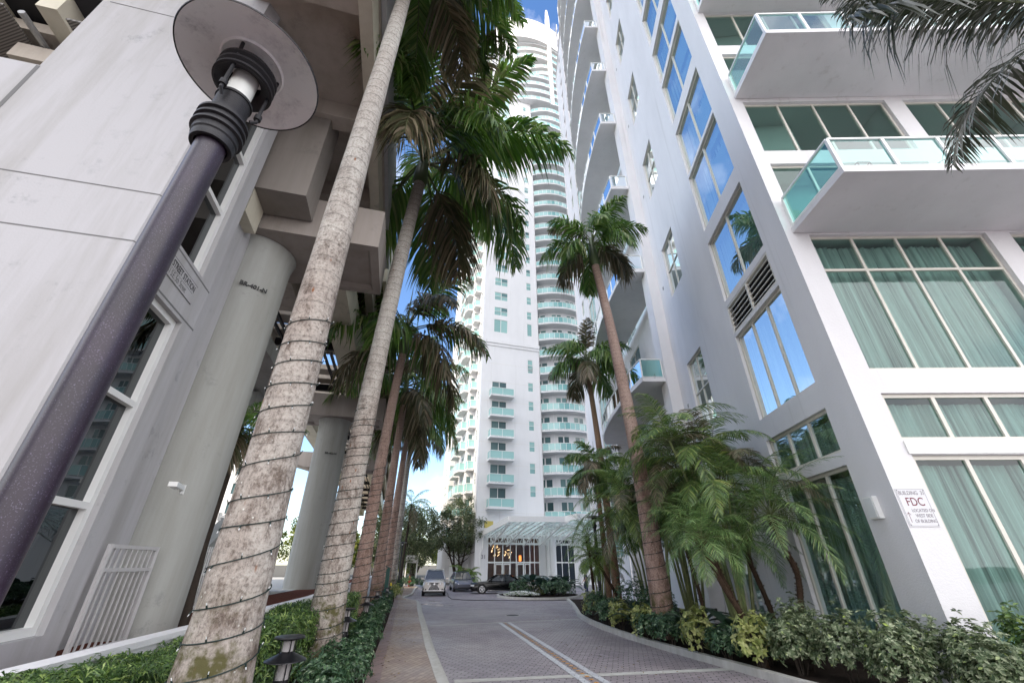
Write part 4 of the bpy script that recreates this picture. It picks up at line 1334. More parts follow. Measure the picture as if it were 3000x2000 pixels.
# joints
mb = MB()
for z in (6.05, 7.02, 11.88): B.box(mb, -2.6 if z > 9 else -14, 0.0, z - .011, z + .011, .001, .004)
for z in (6.05, 7.02, 11.88):
    mb.face([E1_ + V((0, 0, z - .011)) + (-W.u) * .002, E2 + V((0, 0, z - .011)) + b_dir * .004, E2 + V((0, 0, z + .011)) + b_dir * .004, E1_ + V((0, 0, z + .011)) + (-W.u) * .002])
B.box(mb, -2.76, -2.70, 5, 9.5, .0015, .005)
for z in (5.68, 6.54): W.box(mb, -1.74, .06, z - .014, z + .014, .001, .004)
W.box(mb, -1.74, .06, .60, .63, .001, .004)
mb.build('joint', M['groove'], ST)
for (z0, z1), bars in zip(WZ, ((2.52, 4.02), (8.15, 9.68, 11.2, 12.7))):
    window(ST, W, (-1.69, -.35, z0, z1), bars=bars, fw=.10, bw=.09, rec=.09, th=.16, pane='smoke', frame='trim', room=2.4, name='window')
# station name plate
sp = thing('station_sign', 'engraved station name plate between the two dark window bands of the station', 'sign')
mb = MB(); W.box(mb, -1.60, -.37, 5.99, 6.37, .001, .014); mb.build('board', M['conc'], sp)
mb = MB()
W.box(mb, -1.60, -.37, 5.99, 5.996, .0142, .016); W.box(mb, -1.60, -.37, 6.362, 6.368, .0142, .016); W.box(mb, -1.60, -.46, 6.165, 6.169, .0142, .016)
mb.build('rule', M['text_dark'], sp)
text_obj('FIFTH STREET STATION', .17, W.P(-.43, 6.205, .0145), W.u, (0, 0, 1), M['text_dark'], 'lettering', sp, .001, .004, 'RIGHT', .66)
text_obj('31 S.E. 5th Street', .165, W.P(-.68, 6.035, .0145), W.u, (0, 0, 1), M['text_dark'], 'lettering', sp, .001, -.001, 'RIGHT', .58)

# gate
gt = thing('metal_gate', 'white barred steel gate leaning open against the round station column', 'gate')
mf, mr = MB(), MB()
G0, G1 = W.P(.05, 0, .12), W.P(1.42, 0, 1.03)
gd = (G1 - G0).normalized()
G1 = W.P(1.36, 0, .16)
gd = (G1 - G0)
for z in (2.03, 1.72): mf.bar(G0 + V((0, 0, z)), G1 + V((0, 0, z)), .05, .05)
mf.bar(G0 + V((0, 0, .72)), G1 + V((0, 0, .72)), .05, .05)
for t in (0, 1): mf.bar(G0 + gd * t + V((0, 0, .70)), G0 + gd * t + V((0, 0, 2.06)), .06 if t else .05, .05)
for k in range(1, 9): mr.bar(G0 + gd * (k / 9) + V((0, 0, .72)), G0 + gd * (k / 9) + V((0, 0, 2.03)), .022)
M['gatep'] = plain('grey_white_paint', (.50, .49, .49), .5, 0, .4, .1, 6)
mf.build('frame', M['gatep'], gt); mr.build('bars', M['gatep'], gt)

M['concm'] = concrete('shade_darkened_concrete', (.33, .295, .27), .5, .8, .45)  # cap concrete: the shade under the platform is put into its darker colour
# columns and caps
def pier(loc_s, loc_d, label, zb=-.6, text=None):
    c = W.P(loc_s, 0, loc_d)
    t = thing('viaduct_column', label, 'column', group='round columns carrying the rail viaduct')
    mb = MB(); prof = [(.84, zb), (.84, 8.6), (.85, 9.0), (.92, 9.28)]
    mb.lathe(prof, (c.x, c.y, 0), 48); mb.build('shaft', M['col'], t, True)
    mb = MB()
    th = 1.16
    def pt(d, s, z): return tuple(W.P(loc_s + s, z, d))
    # hammerhead with stepped coffers under its arms
    c_off = 2.80 + loc_d * 0 if loc_s < 5 else 2.66
    prof = [(-6.5, 9.9), (-4.2, 9.3), (c_off, 9.3), (c_off, 10.6), (-6.5, 10.6)]
    prof = [(d, z) for d, z in prof]
    f = [pt(d + 0, -th, z) for d, z in prof]; b_ = [pt(d, th, z) for d, z in prof]
    for i in (0, 2, 3, 4):
        j = (i + 1) % 5
        mb.face([f[i], f[j], b_[j], b_[i]])
    mb.face(f); mb.face(list(reversed(b_)))
    # underside ring with recessed panels either side of the shaft
    def under(d0, d1):
        e = .22; z = 9.3; r_ = .14
        o = [pt(d0, -th, z), pt(d1, -th, z), pt(d1, th, z), pt(d0, th, z)]
        i_ = [pt(d0 + e, -th + e, z), pt(d1 - e, -th + e, z), pt(d1 - e, th - e, z), pt(d0 + e, th - e, z)]
        k_ = [pt(d0 + e + .08, -th + e + .08, z + r_), pt(d1 - e - .08, -th + e + .08, z + r_), pt(d1 - e - .08, th - e - .08, z + r_), pt(d0 + e + .08, th - e - .08, z + r_)]
        for n in range(4):
            m2 = (n + 1) % 4
            mb.face([o[n], o[m2], i_[m2], i_[n]]); mb.face([i_[n], i_[m2], k_[m2], k_[n]])
        mb.face(k_)
    under(1.15, c_off)
    mb.face([pt(-1.15, -th, 9.3), pt(1.15, -th, 9.3), pt(1.15, th, 9.3), pt(-1.15, th, 9.3)])
    under(-4.2, -1.15)
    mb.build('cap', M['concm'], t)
    if text:
        n_ = (V((0, 0, 0)) - V((c.x, c.y, 0))).normalized()
        a0 = atan2(n_.y, n_.x) + text[2]
        nn = V((cos(a0), sin(a0), 0)); u_ = V((0, 0, 1)).cross(nn)
        text_obj(text[0], text[3], V((c.x, c.y, text[1])) + nn * .855 - u_ * .3, u_, (0, 0, 1), M['text_dark'], 'stencil', t, .012, .004)
    return t
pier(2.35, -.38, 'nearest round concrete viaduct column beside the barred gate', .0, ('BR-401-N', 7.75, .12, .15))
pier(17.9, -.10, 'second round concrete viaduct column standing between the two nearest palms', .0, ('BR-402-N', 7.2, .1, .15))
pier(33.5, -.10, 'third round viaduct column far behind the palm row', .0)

# viaduct
VD = thing('rail_viaduct', 'elevated concrete rail viaduct with beams and cross ties running above the columns', 'viaduct')
mb = MB()
for d0, d1, z0, z1 in ((-3.6, -2.6, 10.62, 12.0), (.35, 1.35, 10.62, 12.0)):
    W.box(mb, 4.3, 90, z0, z1, d0, d1)
mb.build('girder', M['concc'], VD)
mb = MB()
for k in range(58):
    s_ = 5.2 + k * 1.45
    if k % 8 in (6,): continue
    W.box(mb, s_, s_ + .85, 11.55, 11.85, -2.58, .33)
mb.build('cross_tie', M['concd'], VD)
mb = MB()
for d in (-2.2, -1.9, -.5, -.15):
    pts = [W.P(4 + k * 3, 11.35 + .04 * sin(k * 2.1), d) for k in range(28)]
    mb.tube(pts, .09, 6)
for k in range(14):
    W.box(mb, 6 + 5.8 * k, 6.12 + 5.8 * k, 11.1, 11.5, -2.58, .33)
mb.build('conduit', M['blackw'], VD)
# outer deck edge with parapet on the road side
mb = MB()
W.box(mb, 8.0, 92, 14.1, 14.5, .2, 2.36); W.box(mb, 8.0, 92, 13.0, 15.9, 2.26, 2.42)
W.box(mb, 8.0, 92, 12.01, 14.1, .55, .95)
mb.build('parapet_beam', M['concc'], VD)
mb = MB()
W.box(mb, 8.0, 92, 12.4, 14.08, 1.55, 1.9)
mb.build('inner_beam', M['concd'], VD)
# platform soffit above the station, beams both ways
PF = thing('station_platform', 'elevated station platform slab with concrete beams underneath at the upper left', 'platform')
mb = MB()
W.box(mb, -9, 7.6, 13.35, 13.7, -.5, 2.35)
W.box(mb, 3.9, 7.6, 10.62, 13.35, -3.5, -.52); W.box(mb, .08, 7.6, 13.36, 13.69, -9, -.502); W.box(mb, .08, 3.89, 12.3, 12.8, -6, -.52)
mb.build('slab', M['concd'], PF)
M['concs'] = concrete('deep_shade_concrete', (.26, .235, .215), .5, .8, .4)  # platform shade painted as a darker concrete colour
mb = MB(); W.box(mb, .25, 1.15, 9.75, 13.345, -3.4, 1.05); mb.build('shade_downstand', M['concs'], PF)  # beam added to give a dark, shaded-looking face before the cap
mb = MB(); W.box(mb, .30, 1.10, 9.0, 9.745, -.6, -.1); mb.build('bearing_block', M['concc'], PF)
for s_ in (-6.4, -3.0, .1, 3.1, 6.1):
    mb = MB(); W.box(mb, s_, s_ + .45, 12.75, 13.348, .1 if s_ < 4 else .1, 2.00); mb.build('beam', M['concd'], PF)
mb = MB(); W.box(mb, -9, 7.6, 12.55, 13.348, 2.002, 2.30); mb.build('edge_beam', M['concc'], PF)
mb = MB(); W.box(mb, -9, 7.6, 13.4, 15.6, 2.36, 2.48); mb.build('fascia', M['conc'], PF)
# equipment seen over the low wing, top left
mb = MB()
B.box(mb, -14, -2.73, 9.95, 10.4, -2.6, -1.3)
mb.build('beam', M['concc'], PF)
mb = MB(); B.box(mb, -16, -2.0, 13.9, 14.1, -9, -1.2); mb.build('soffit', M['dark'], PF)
mb = MB()
for k in range(7):
    s_ = -13.5 + 1.65 * k
    B.box(mb, s_, s_ + .42, 13.2, 13.88, -8.5, -1.25)
mb.build('beam', M['concc'], PF)
m_, n_, b_ = new_mat('mesh_ceiling')
v_ = coords(n_, rot=(0, 0, radians(13.7)))
wv = n_.nodes.new('ShaderNodeTexWave'); wv.inputs['Scale'].default_value = 6; wv.bands_direction = 'Y'
n_.links.new(v_, wv.inputs['Vector'])
n_.links.new(ramp(n_, wv.outputs[1], [(.3, (.06, .055, .05)), (.7, (.2, .185, .17))]).outputs[0], b_.inputs['Base Color'])
M['mesh'] = m_
mb = MB()
for s_ in (-11.0, -7.8, -4.6): B.box(mb, s_, s_ + 2.0, 13.0, 13.05, -8, -1.3)
mb.build('mesh_panel', M['mesh'], PF)
mb = MB()
for s_ in (-8.9, -5.4): mb.tube([B.P(s_, 12.9, -8.4), B.P(s_, 12.9, -1.3)], .07, 8)
mb.build('conduit', M['steel'], PF)

# arm lights on the columns
def arm_light(p, dirv, label):
    dirv = V(dirv).normalized(); p = V(p)
    t = thing('flood_light', label, 'light', group='slim white arm lights fixed to the columns')
    mb = MB(); mb.bar(p, p + dirv * .22, .05); mb.bar(p + dirv * .0 - V((0, 0, .08)), p + V((0, 0, .08)), .09, .03); mb.build('arm', M['trim'], t)
    mb = MB(); mb.bar(p + dirv * .2, p + dirv * .62, .13, .075); mb.build('head', M['trim'], t)
    mb = MB(); mb.bar(p + dirv * .26 - V((0, 0, .042)), p + dirv * .58 - V((0, 0, .042)), .10, .008); mb.build('lens', M['bulb'], t)
arm_light(W.P(1.05, 2.98, .35), tuple(-W.u + W.n * .15), 'white arm light sticking out left of the nearest viaduct column above the gate')
arm_light(W.P(3.2, 2.72, .35), tuple(W.n + W.u * .2), 'white arm light sticking out right of the nearest viaduct column')
arm_light(W.P(17.2, 2.55, .72), tuple(W.n - W.u * .2), 'white arm light on the second viaduct column')

# white stair flank, fence, far pale building
sw = thing('stair_wall', 'sloping white concrete stair flank behind the nearest column', 'stair')
mb = MB()
def vpoly(mb, pl, pts, d0, d1):
    f = [pl.P(a, z, d1) for a, z in pts]; g = [pl.P(a, z, d0) for a, z in pts]
    mb.face(f); mb.face(list(reversed(g)))
    for i in range(len(pts)):
        j = (i + 1) % len(pts); mb.face([f[i], f[j], g[j], g[i]])
vpoly(mb, W, [(5.2, .6), (16, .6), (16, 6.2), (14.2, 6.2), (6.8, 1.8), (5.2, 1.8)], -1.6, -1.2)
mb.build('wall', M['col'], sw)
mb = MB()
vpoly(mb, W, [(4.2, 8.4), (12.5, 8.4), (12.5, 9.0), (8.5, 9.0), (4.2, 8.95)], -3.0, -1.0)
vpoly(mb, W, [(6.4, 5.2), (14, 9.3), (14, 10.0), (6.4, 6.0)], -2.7, -2.3)
mb.build('upper_flight', M['col'], sw)
fn = thing('picket_fence', 'white steel picket fence on the raised plaza between the column and nearest palm', 'fence')
mb, mr = MB(), MB()
for z in (.84, 1.55, 2.1): W.box(mr, 5.0, 12.0, z - .02, z + .02, -.62, -.58)
for k in range(48): W.box(mb, 5.0 + k * .147, 5.03 + k * .147, .72, 2.2, -.578, -.55)
mb.build('pickets', M['trim'], fn); mr.build('rails', M['trim'], fn)
pb = thing('pipe_frame', 'slender white pipe frame standing before the second viaduct column', 'pipe frame')
mb = MB(); q = W.P(15.9, 0, 1.0); mb.tube([(q.x, q.y, .7), (q.x, q.y, 2.35)], .05, 8); mb.tube([(q.x, q.y, 2.35), (q.x + 1.2, q.y + .3, 2.35)], .05, 8); mb.build('pipe', M['trim'], pb, True)
fb = thing('office_building', 'sunlit pale office block far behind the station', 'building')
fp = Pl((-62, 78), 76, 1)
mb = MB(); rf_ = [(2 + 4 * i, 4.6 + 4 * i, 3 + 3.4 * k, 4.9 + 3.4 * k) for i in range(4) for k in range(5)]
facade(mb, fp, 0, 17, -1, 21, rf_, .2)
mb.face([fp.P(17, -1), fp.P(17, 21), fp.P(17, 21, -12), fp.P(17, -1, -12)]); mb.face([fp.P(0, 21), fp.P(17, 21), fp.P(17, 21, -12), fp.P(0, 21, -12)]); mb.build('wall', M['white2'], fb)
for r in rf_:
    mb = MB(); fp.quad(mb, *r, -.18); mb.build('window', M['tdark'], fb)

# big unseen tower, added behind the camera to keep the street in shade
ot = thing('shade_tower', 'tall pale tower added unseen behind the viewpoint to shade the street', 'building')
mb = MB()
cx, cy = .8 * -11.5 + .6 * -130, -.6 * -11.5 + .8 * -130
a_ = atan2(-.6, .8)
mb.box((cx, cy, 122), (53, 15, 246), a_); mb.build('wall', M['white2'], ot)
mb = MB()
T_ = Matrix.Translation((cx, cy, 0)) @ Matrix.Rotation(a_, 4, 'Z')
for k in range(71):
    z = 4 + 3.4 * k
    for sgn in (-1, 1):
        mb.face([T_ @ V((x, sgn * 7.53, zz)) for x, zz in ((-26, z), (26, z), (26, z + 1.7), (-26, z + 1.7))])
mb.build('window', M['tdark'], ot)

# ------------------------------------------------------------------ palms
def frond(mb, base, az, el, Lf, curve, n, ll, lw, droop, rr, mi=0, plume=.5, start=.1, stalk=.025, twist=0, smi=2, tipw=.35):
    """one pinnate leaf: arching stalk with two ranks of leaflets"""
    base = V(base)
    segs = 14
    pts = [base.copy()]; dirs = []
    h = V((cos(az), sin(az), 0))
    p = base.copy()
    for i in range(segs):
        t = i / (segs - 1)
        e = el - curve * (t ** 1.25)
        d = h * cos(e) + V((0, 0, sin(e)))
        az2 = twist * t
        d = Matrix.Rotation(az2, 3, 'Z') @ d
        p = p + d * (Lf / segs)
        pts.append(p.copy()); dirs.append(d)
    dirs.append(dirs[-1])
    keep = mb.cur
    mb.cur = smi
    mb.tube(pts, [stalk * (1 - .85 * i / segs) for i in range(segs + 1)], 4, False)
    mb.cur = mi
    side0 = Matrix.Rotation(twist * .5, 3, 'Z') @ V((-h.y, h.x, 0))
    for i in range(n):
        t = start + (1 - start) * (i + rr.random() * .5) / n
        x = t * segs; k = min(int(x), segs - 1); f = x - k
        q = pts[k].lerp(pts[k + 1], f); d = dirs[k].lerp(dirs[min(k + 1, segs)], f).normalized()
        upv = side0.cross(d).normalized()
        if upv.z < 0 and el > -1.2: upv = -upv
        prof = (.45 + .75 * sin(pi * min(1, t ** .75))) * (1 - .45 * max(0, t - .75) / .25)
        for sd in (-1, 1):
            if rr.random() < .03: continue
            ang = (rr.random() - .5) * 2 * plume
            fw = .45 + .75 * t + rr.uniform(-.12, .12)
            ld = (side0 * sd * cos(ang) + upv * sin(ang)) + d * fw
            ld.normalize()
            L_ = ll * prof * rr.uniform(.82, 1.1)
            W_ = lw * (.7 + .3 * prof) * .5
            dr = droop * rr.uniform(.6, 1.35)
            a0 = q
            a1 = q + ld * L_ * .42 - V((0, 0, dr * L_ * .10))
            a2 = q + ld * L_ * .74 - V((0, 0, dr * L_ * .38))
            a3 = q + ld * L_ * .95 - V((0, 0, dr * L_ * .80))
            wv = ld.cross(upv)
            if wv.length < .1: wv = d
            wv = (wv.normalized() + upv * rr.uniform(-.5, .5)).normalized() * W_
            b = len(mb.v)
            for pp, ww in ((a0, .5), (a1, 1), (a2, .8)):
                mb.v.append(tuple(pp - wv * ww)); mb.v.append(tuple(pp + wv * ww))
            mb.v.append(tuple(a3))
            mb.f.append((b, b + 1, b + 3, b + 2)); mb.mi.append(mb.cur)
            mb.f.append((b + 2, b + 3, b + 5, b + 4)); mb.mi.append(mb.cur)
            mb.f.append((b + 4, b + 5, b + 6)); mb.mi.append(mb.cur)
    mb.cur = keep

def royal_crown(seed, nf=17, Lf=3.9, n=85, ll=.78, lw=.055, young=.2, up=0, skip=None):
    rr = random.Random(seed); mb = MB()
    for i in range(nf):
        f = i / (nf - 1)
        az = i * 2.39996 + rr.uniform(-.2, .2)
        if skip and f > skip[2] and abs((az - skip[0] + pi) % (2 * pi) - pi) < skip[1]: continue
        el = radians(74 - 92 * f + rr.uniform(-8, 8))
        mi = 0 if f < .86 else 1
        if rr.random() < .10: mi = 1
        frond(mb, (0, 0, -.25 * f), az, el, Lf * (.78 + .22 * sin(pi * min(1, .25 + f * .7))) * rr.uniform(.92, 1.06), radians(62 + 34 * (1 - abs(f - .4)) - up * max(0, 1 - f * 1.7)), n, ll, lw, .75 + .5 * f, rr, mi, .65, .22, .035, rr.uniform(-.5, .5))
    # spear leaf
    mb.cur = 2; mb.tube([(0, 0, -.2), (.02, 0, .9), (.1, .03, 2.0)], [.06, .035, .008], 6, False); mb.cur = 0
    o = mb.build('crown', [M['royal'], M['royalb'], M['rachis']])
    return o
crown_cache = {}
def get_crown(seed, **k):
    key = (seed, tuple(sorted(k.items())))
    if key not in crown_cache:
        o = royal_crown(seed, **k); crown_cache[key] = o.data; bpy.data.objects.remove(o)
    return crown_cache[key]

def royal_palm(x, y, base_z, h, prof, lean, label, seed, bark, crown_scale=1.0, crown_rz=0.0, group=None, nseg=40, shaft_mat='shaft', shaft_len=1.7, crown_kw={}):
    """prof: list of (height, radius); lean = (dx, dy) of the top"""
    t = thing('royal_palm', label, 'palm tree', (x, y, base_z), 0, group)
    def rad(z):
        for i in range(len(prof) - 1):
            if prof[i][0] <= z <= prof[i + 1][0]:
                f = (z - prof[i][0]) / (prof[i + 1][0] - prof[i][0]); f = f * f * (3 - 2 * f)
                return prof[i][1] * (1 - f) + prof[i + 1][1] * f
        return prof[-1][1]
    def cen(z):
        f = z / h
        return V((lean[0] * f * f, lean[1] * f * f, z))
    mb = MB()
    hz = [h * i / (nseg * 2) for i in range(nseg * 2 + 1)]
    mb.tube([cen(z) for z in hz], [rad(z) for z in hz], 28, False)
    mb.build('trunk', M[bark], t, True)
    mb = MB()
    r0 = prof[-1][1]
    zz = [0, .15, .5, 1.0, 1.4, 1.7]
    rr_ = [r0 * 1.05, r0 * 1.32, r0 * 1.25, r0 * .95, r0 * .7, r0 * .45]
    mb.tube([cen(h) + V((lean[0] * .12 * q / 1.7, lean[1] * .12 * q / 1.7, q * shaft_len / 1.7)) for q in zz], rr_, 16, True)
    mb.build('crownshaft', M[shaft_mat], t, True)
    c = bpy.data.objects.new('crown', get_crown(seed, **crown_kw)); COL.objects.link(c); c.parent = t
    c.location = cen(h) + V((0, 0, shaft_len * .82)); c.rotation_euler = (0, 0, crown_rz); c.scale = (crown_scale,) * 3
    return t, cen, rad

GL = 'royal palms in the row along the left path'
def lights_on(x, y, bz, cen, rad, z0, z1, pitch, label, rr, r=.006):
    """string of small lamps wound round a trunk; rests on it, so it is a thing of its own"""
    t = thing('string_lights', label, 'string lights', (x, y, bz), 0, 'string lights wound round the palm trunks')
    mb, mb2 = MB(), MB()
    z = z0; a = rr.uniform(0, 6); pts = []
    turns = (z1 - z0) / pitch
    n = int(turns * 22)
    wob = [rr.uniform(-.3, .3) for _ in range(int(turns) + 3)]
    for i in range(n + 1):
        f = i / 22; k = int(f); ff = f - k
        pz = z0 + pitch * (f + (wob[k] * (1 - ff) + wob[k + 1] * ff) * .8)
        aa = a + 2 * pi * f
        c = cen(pz); q = rad(pz) + .010
        pts.append(c + V((cos(aa) * q, sin(aa) * q, .12 * pitch * sin(aa * 1.0))))
        if i % 3 == 0:
            p = pts[-1]; o = V((cos(aa), sin(aa), 0))
            dd = (o * .5 + V((0, 0, rr.choice((-1, 1, 1, -1))))).normalized()
            mb.bar(p, p + dd * .028, .009); mb2.bar(p + dd * .028, p + dd * .045, .006)
    mb.tube(pts, r, 5)
    mb.build('wire', M['wire'], t); mb2.build('bulbs', M['bulb'], t)
LP = [
 (-2.42, 4.2, 14.2, [(0, .34), (.6, .315), (1.6, .262), (3, .235), (5.6, .208), (8, .182), (10.5, .16), (14.2, .13)], (.0, .3), 'nearest royal palm with thick mottled grey trunk crossing in front of the viaduct column', 11, 'bark1', 1.0, 0.0),
 (-3.86, 10.24, 13.8, [(0, .42), (.8, .36), (1.8, .32), (4, .27), (8, .235), (13.8, .20)], (.55, .0), 'tall royal palm second from the camera with huge drooping dark crown', 22, 'bark1', 1.52, 0.0),
 (-5.58, 17.47, 10.8, [(0, .36), (1, .31), (4, .24), (8, .20), (10.8, .18)], (.35, .1), 'third royal palm with dark peeling scar at its reddish foot', 33, 'bark2', 1.32, 1.0),
 (-6.86, 24.2, 10.8, [(0, .36), (1, .30), (4, .24), (10.9, .19)], (.1, .2), 'fourth royal palm with mossy foot beside the green service box', 11, 'bark2', 1.32, 3.1),
 (-8.0, 30.1, 10.9, [(0, .36), (1, .30), (4, .25), (10.9, .19)], (.2, .2), 'fifth royal palm with slim brown trunk just before the yellow post', 22, 'bark2', 1.32, 5.2),
 (-9.3, 37.0, 12.3, [(0, .36), (1, .30), (4, .25), (12.3, .19)], (.2, .0), 'farthest pale-edged royal palm of the left row, next to the small far lamp', 33, 'bark1', 1.32, 4.1)]
rr0 = random.Random(3)
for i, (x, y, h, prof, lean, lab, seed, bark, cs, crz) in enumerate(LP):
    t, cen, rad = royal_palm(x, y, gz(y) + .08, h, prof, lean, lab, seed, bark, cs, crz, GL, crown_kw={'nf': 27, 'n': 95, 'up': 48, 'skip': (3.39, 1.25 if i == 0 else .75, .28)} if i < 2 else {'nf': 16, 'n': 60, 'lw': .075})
    hi = (4.4, 5.4, 5.6, 5.6, 5.6, 5.6)[i]
    lights_on(x, y, gz(y) + .08, cen, rad, .35, hi, (.27, .24, .27, .3, .32, .34)[i],
        ('green wired string lights wound round the nearest thick palm trunk', 'green wired string lights wound round the second palm trunk behind the pagoda bollard', 'string lights wound round the third, reddish palm trunk', 'string lights wound round the fourth palm trunk by the green box', 'string lights wound round the fifth slim palm trunk', 'string lights wound round the farthest palm trunk of the left row')[i], rr0, (.0052, .0065, .01, .012, .013, .014)[i])
# right-hand royal palms
GR = 'tall palms standing in the right planting bed'
RP = [
 (4.62, 15.0, 14.1, [(0, .37), (1, .33), (3, .29), (6, .24), (14.1, .18)], (-.75, .1), 'tall right-hand palm with thick foot and bright green crown before the bowed balconies', 44, 'bark2', .92, .3),
 (5.9, 27.0, 13.9, [(0, .28), (1, .24), (5, .21), (13.9, .17)], (-.45, 0), 'second right-hand palm with slim red-brown trunk and low hanging crown before the tower', 44, 'bark3', 1.15, 2.2),
 (4.85, 24.0, 5.6, [(0, .17), (1, .15), (5.6, .12)], (-.1, 0), 'shorter palm beside the slim red-brown one, its fronds reaching left over the court', 44, 'bark3', .72, 4.0)]
for i, (x, y, h, prof, lean, lab, seed, bark, cs, crz) in enumerate(RP):
    t, cen, rad = royal_palm(x, y, gz(y) + .08, h, prof, lean, lab, seed, bark, cs, crz, GR, crown_kw={'nf': 15, 'n': 64, 'lw': .075, 'Lf': 3.4, 'll': .8}, shaft_mat='shaft')
    if i == 0: lights_on(x, y, gz(y) + .08, cen, rad, .5, 4.6, .33, 'string lights wound round the thick right-hand palm trunk in the planting bed', rr0, .009)

# palm overhead at the right edge: its trunk stands outside the view
def custom_palm(name, label, loc, fronds, trunk=None, mats=None, cat='palm tree', group=None, tm='bark3', seed=1):
    t = thing(name, label, cat, loc, 0, group)
    rr = random.Random(seed); mb = MB()
    for f in fronds:
        az, el, Lf, cv, n, ll, lw, dr, mi = f[:9]
        frond(mb, f[9] if len(f) > 9 else (0, 0, 0), az, el, Lf, cv, n, ll, lw, dr, rr, mi, plume=f[10] if len(f) > 10 else .4, start=.12, stalk=.02, twist=rr.uniform(-.3, .3))
    mb.build('crown', mats or [M['royal'], M['royalb'], M['rachis']], t)
    if trunk:
        pts, rads = trunk
        mb = MB(); mb.tube(pts, rads, 14, True); mb.build('trunk', M[tm], t, True)
    return t
rr = random.Random(9)
fr = []
for k in range(12):
    az = k * 2.4 + .3
    if cos(az) < -.25 or k > 4: continue
    fr.append((az, radians(70 - 8.5 * k), 3.3, radians(75), 80, .62, .035, 1.0, 0 if k < 9 else 1, (0, 0, 0), .8))
fr.append((pi * 1.0, radians(14), 4.0, radians(58), 120, .66, .036, 1.3, 0, (0, 0, 0), .9))
fr.append((pi * .93, radians(42), 3.3, radians(55), 100, .60, .036, 1.1, 1, (0, 0, .1), .8))
fr.append((pi * .84, radians(62), 3.0, radians(50), 90, .60, .036, 1.0, 0, (0, 0, .1), .8))
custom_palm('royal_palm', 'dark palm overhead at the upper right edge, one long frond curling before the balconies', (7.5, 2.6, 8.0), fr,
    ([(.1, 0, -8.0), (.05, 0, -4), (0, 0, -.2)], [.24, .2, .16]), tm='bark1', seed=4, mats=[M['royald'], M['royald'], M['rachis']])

# pygmy date palms
def date_palm(x, y, bends, zc, label, seed, nf=22, Lf=1.5, spread=1.0, tr=.062, n=44, mats=('date', 'date')):
    rr = random.Random(seed); bz = gz(y) + .08
    t = thing('date_palm', label, 'palm tree', (x, y, bz), 0, 'feathery dwarf date palms in the right planting bed')
    top_ = V(bends[-1])
    mb = MB()
    for k in range(nf):
        f = k / (nf - 1); az = k * 2.4 + rr.uniform(-.3, .3)
        frond(mb, top_ + V((0, 0, .05)), az, radians(80 - 105 * f), Lf * rr.uniform(.8, 1.1), radians(68), n, .29 * spread, .0115, .35, rr, 0, .45, .18, .011, rr.uniform(-.4, .4))
    mb.build('crown', [M[mats[0]], M[mats[1]], M['rachis']], t)
    # smooth the stem polyline
    P_ = [V(b) for b in bends]; pts = []
    for i in range(len(P_) - 1):
        a = P_[max(i - 1, 0)]; b = P_[i]; c = P_[i + 1]; d = P_[min(i + 2, len(P_) - 1)]
        for q in range(6):
            u = q / 6
            pts.append(.5 * ((2 * b) + (c - a) * u + (2 * a - 5 * b + 4 * c - d) * u * u + (3 * b - a - 3 * c + d) * u ** 3))
    pts.append(P_[-1])
    mb = MB(); rs = [tr * (1.0 + .06 * rr.uniform(-1, 1)) for _ in pts]; rs[-1] = tr * 1.7; rs[-2] = tr * 1.9; rs[-3] = tr * 1.6
    mb.tube(pts, rs, 10)
    for i in range(2, len(pts)):
        for q in range(9):
            a = rr.uniform(0, 2 * pi); o = V((cos(a), sin(a), .5)).normalized(); p = pts[i].lerp(pts[i - 1], rr.random())
            ln_ = .035 if i < len(pts) - 3 else .13
            mb.bar(p + o * rs[i] * .8, p + o * (rs[i] + ln_), .016)
    mb.build('trunk', M['fibre'], t)
date_palm(6.45, 11.0, [(0, 0, 0), (.05, 0, .9), (.2, 0, 1.7), (.05, 0, 2.3), (-.05, 0, 2.9)], 2.8, 'dwarf date palm with dark shaggy bent trunk nearest the fire notice', 51, nf=28, Lf=2.35, n=62)
date_palm(6.75, 12.6, [(0, 0, 0), (-.1, 0, 1.0), (-.3, 0, 1.9), (-.35, 0, 2.5)], 2.5, 'slim dwarf date palm standing left of the bent shaggy one', 52, nf=22, Lf=1.8, n=52)
date_palm(5.3, 10.7, [(0, 0, 0), (-.25, 0, .8), (-.62, 0, 1.6), (-.8, .1, 2.35)], 2.5, 'leaning dwarf date palm with spiny trunk, foremost of the leaning pair', 53, tr=.055, Lf=1.3)
date_palm(5.55, 11.6, [(0, 0, 0), (-.15, 0, .9), (-.45, 0, 1.8), (-.55, .1, 2.7)], 2.5, 'leaning dwarf date palm just behind the spiny leaning one', 54, tr=.055, Lf=1.3)
date_palm(5.15, 13.2, [(0, 0, 0), (0, 0, 1.2), (-.2, 0, 2.6), (-.2, .1, 3.3)], 3.1, 'dwarf date palm rising highest between the leaning pair and the thick palm trunk', 57, tr=.05)
date_palm(4.55, 20.4, [(0, 0, 0), (-.1, 0, .8), (-.45, 0, 1.5), (-.95, 0, 2.35)], 2.3, 'bushy yellow-green dwarf date palm leaning over the tip of the bed', 55, nf=24, Lf=1.45, n=40, mats=('lime', 'lime'))
date_palm(4.05, 23.6, [(0, 0, 0), (-.05, 0, 1.5), (-.15, 0, 3.4)], 3.4, 'grey-green dwarf date palm farthest along the bed before the glass canopy', 56, nf=26, Lf=1.9, n=40)

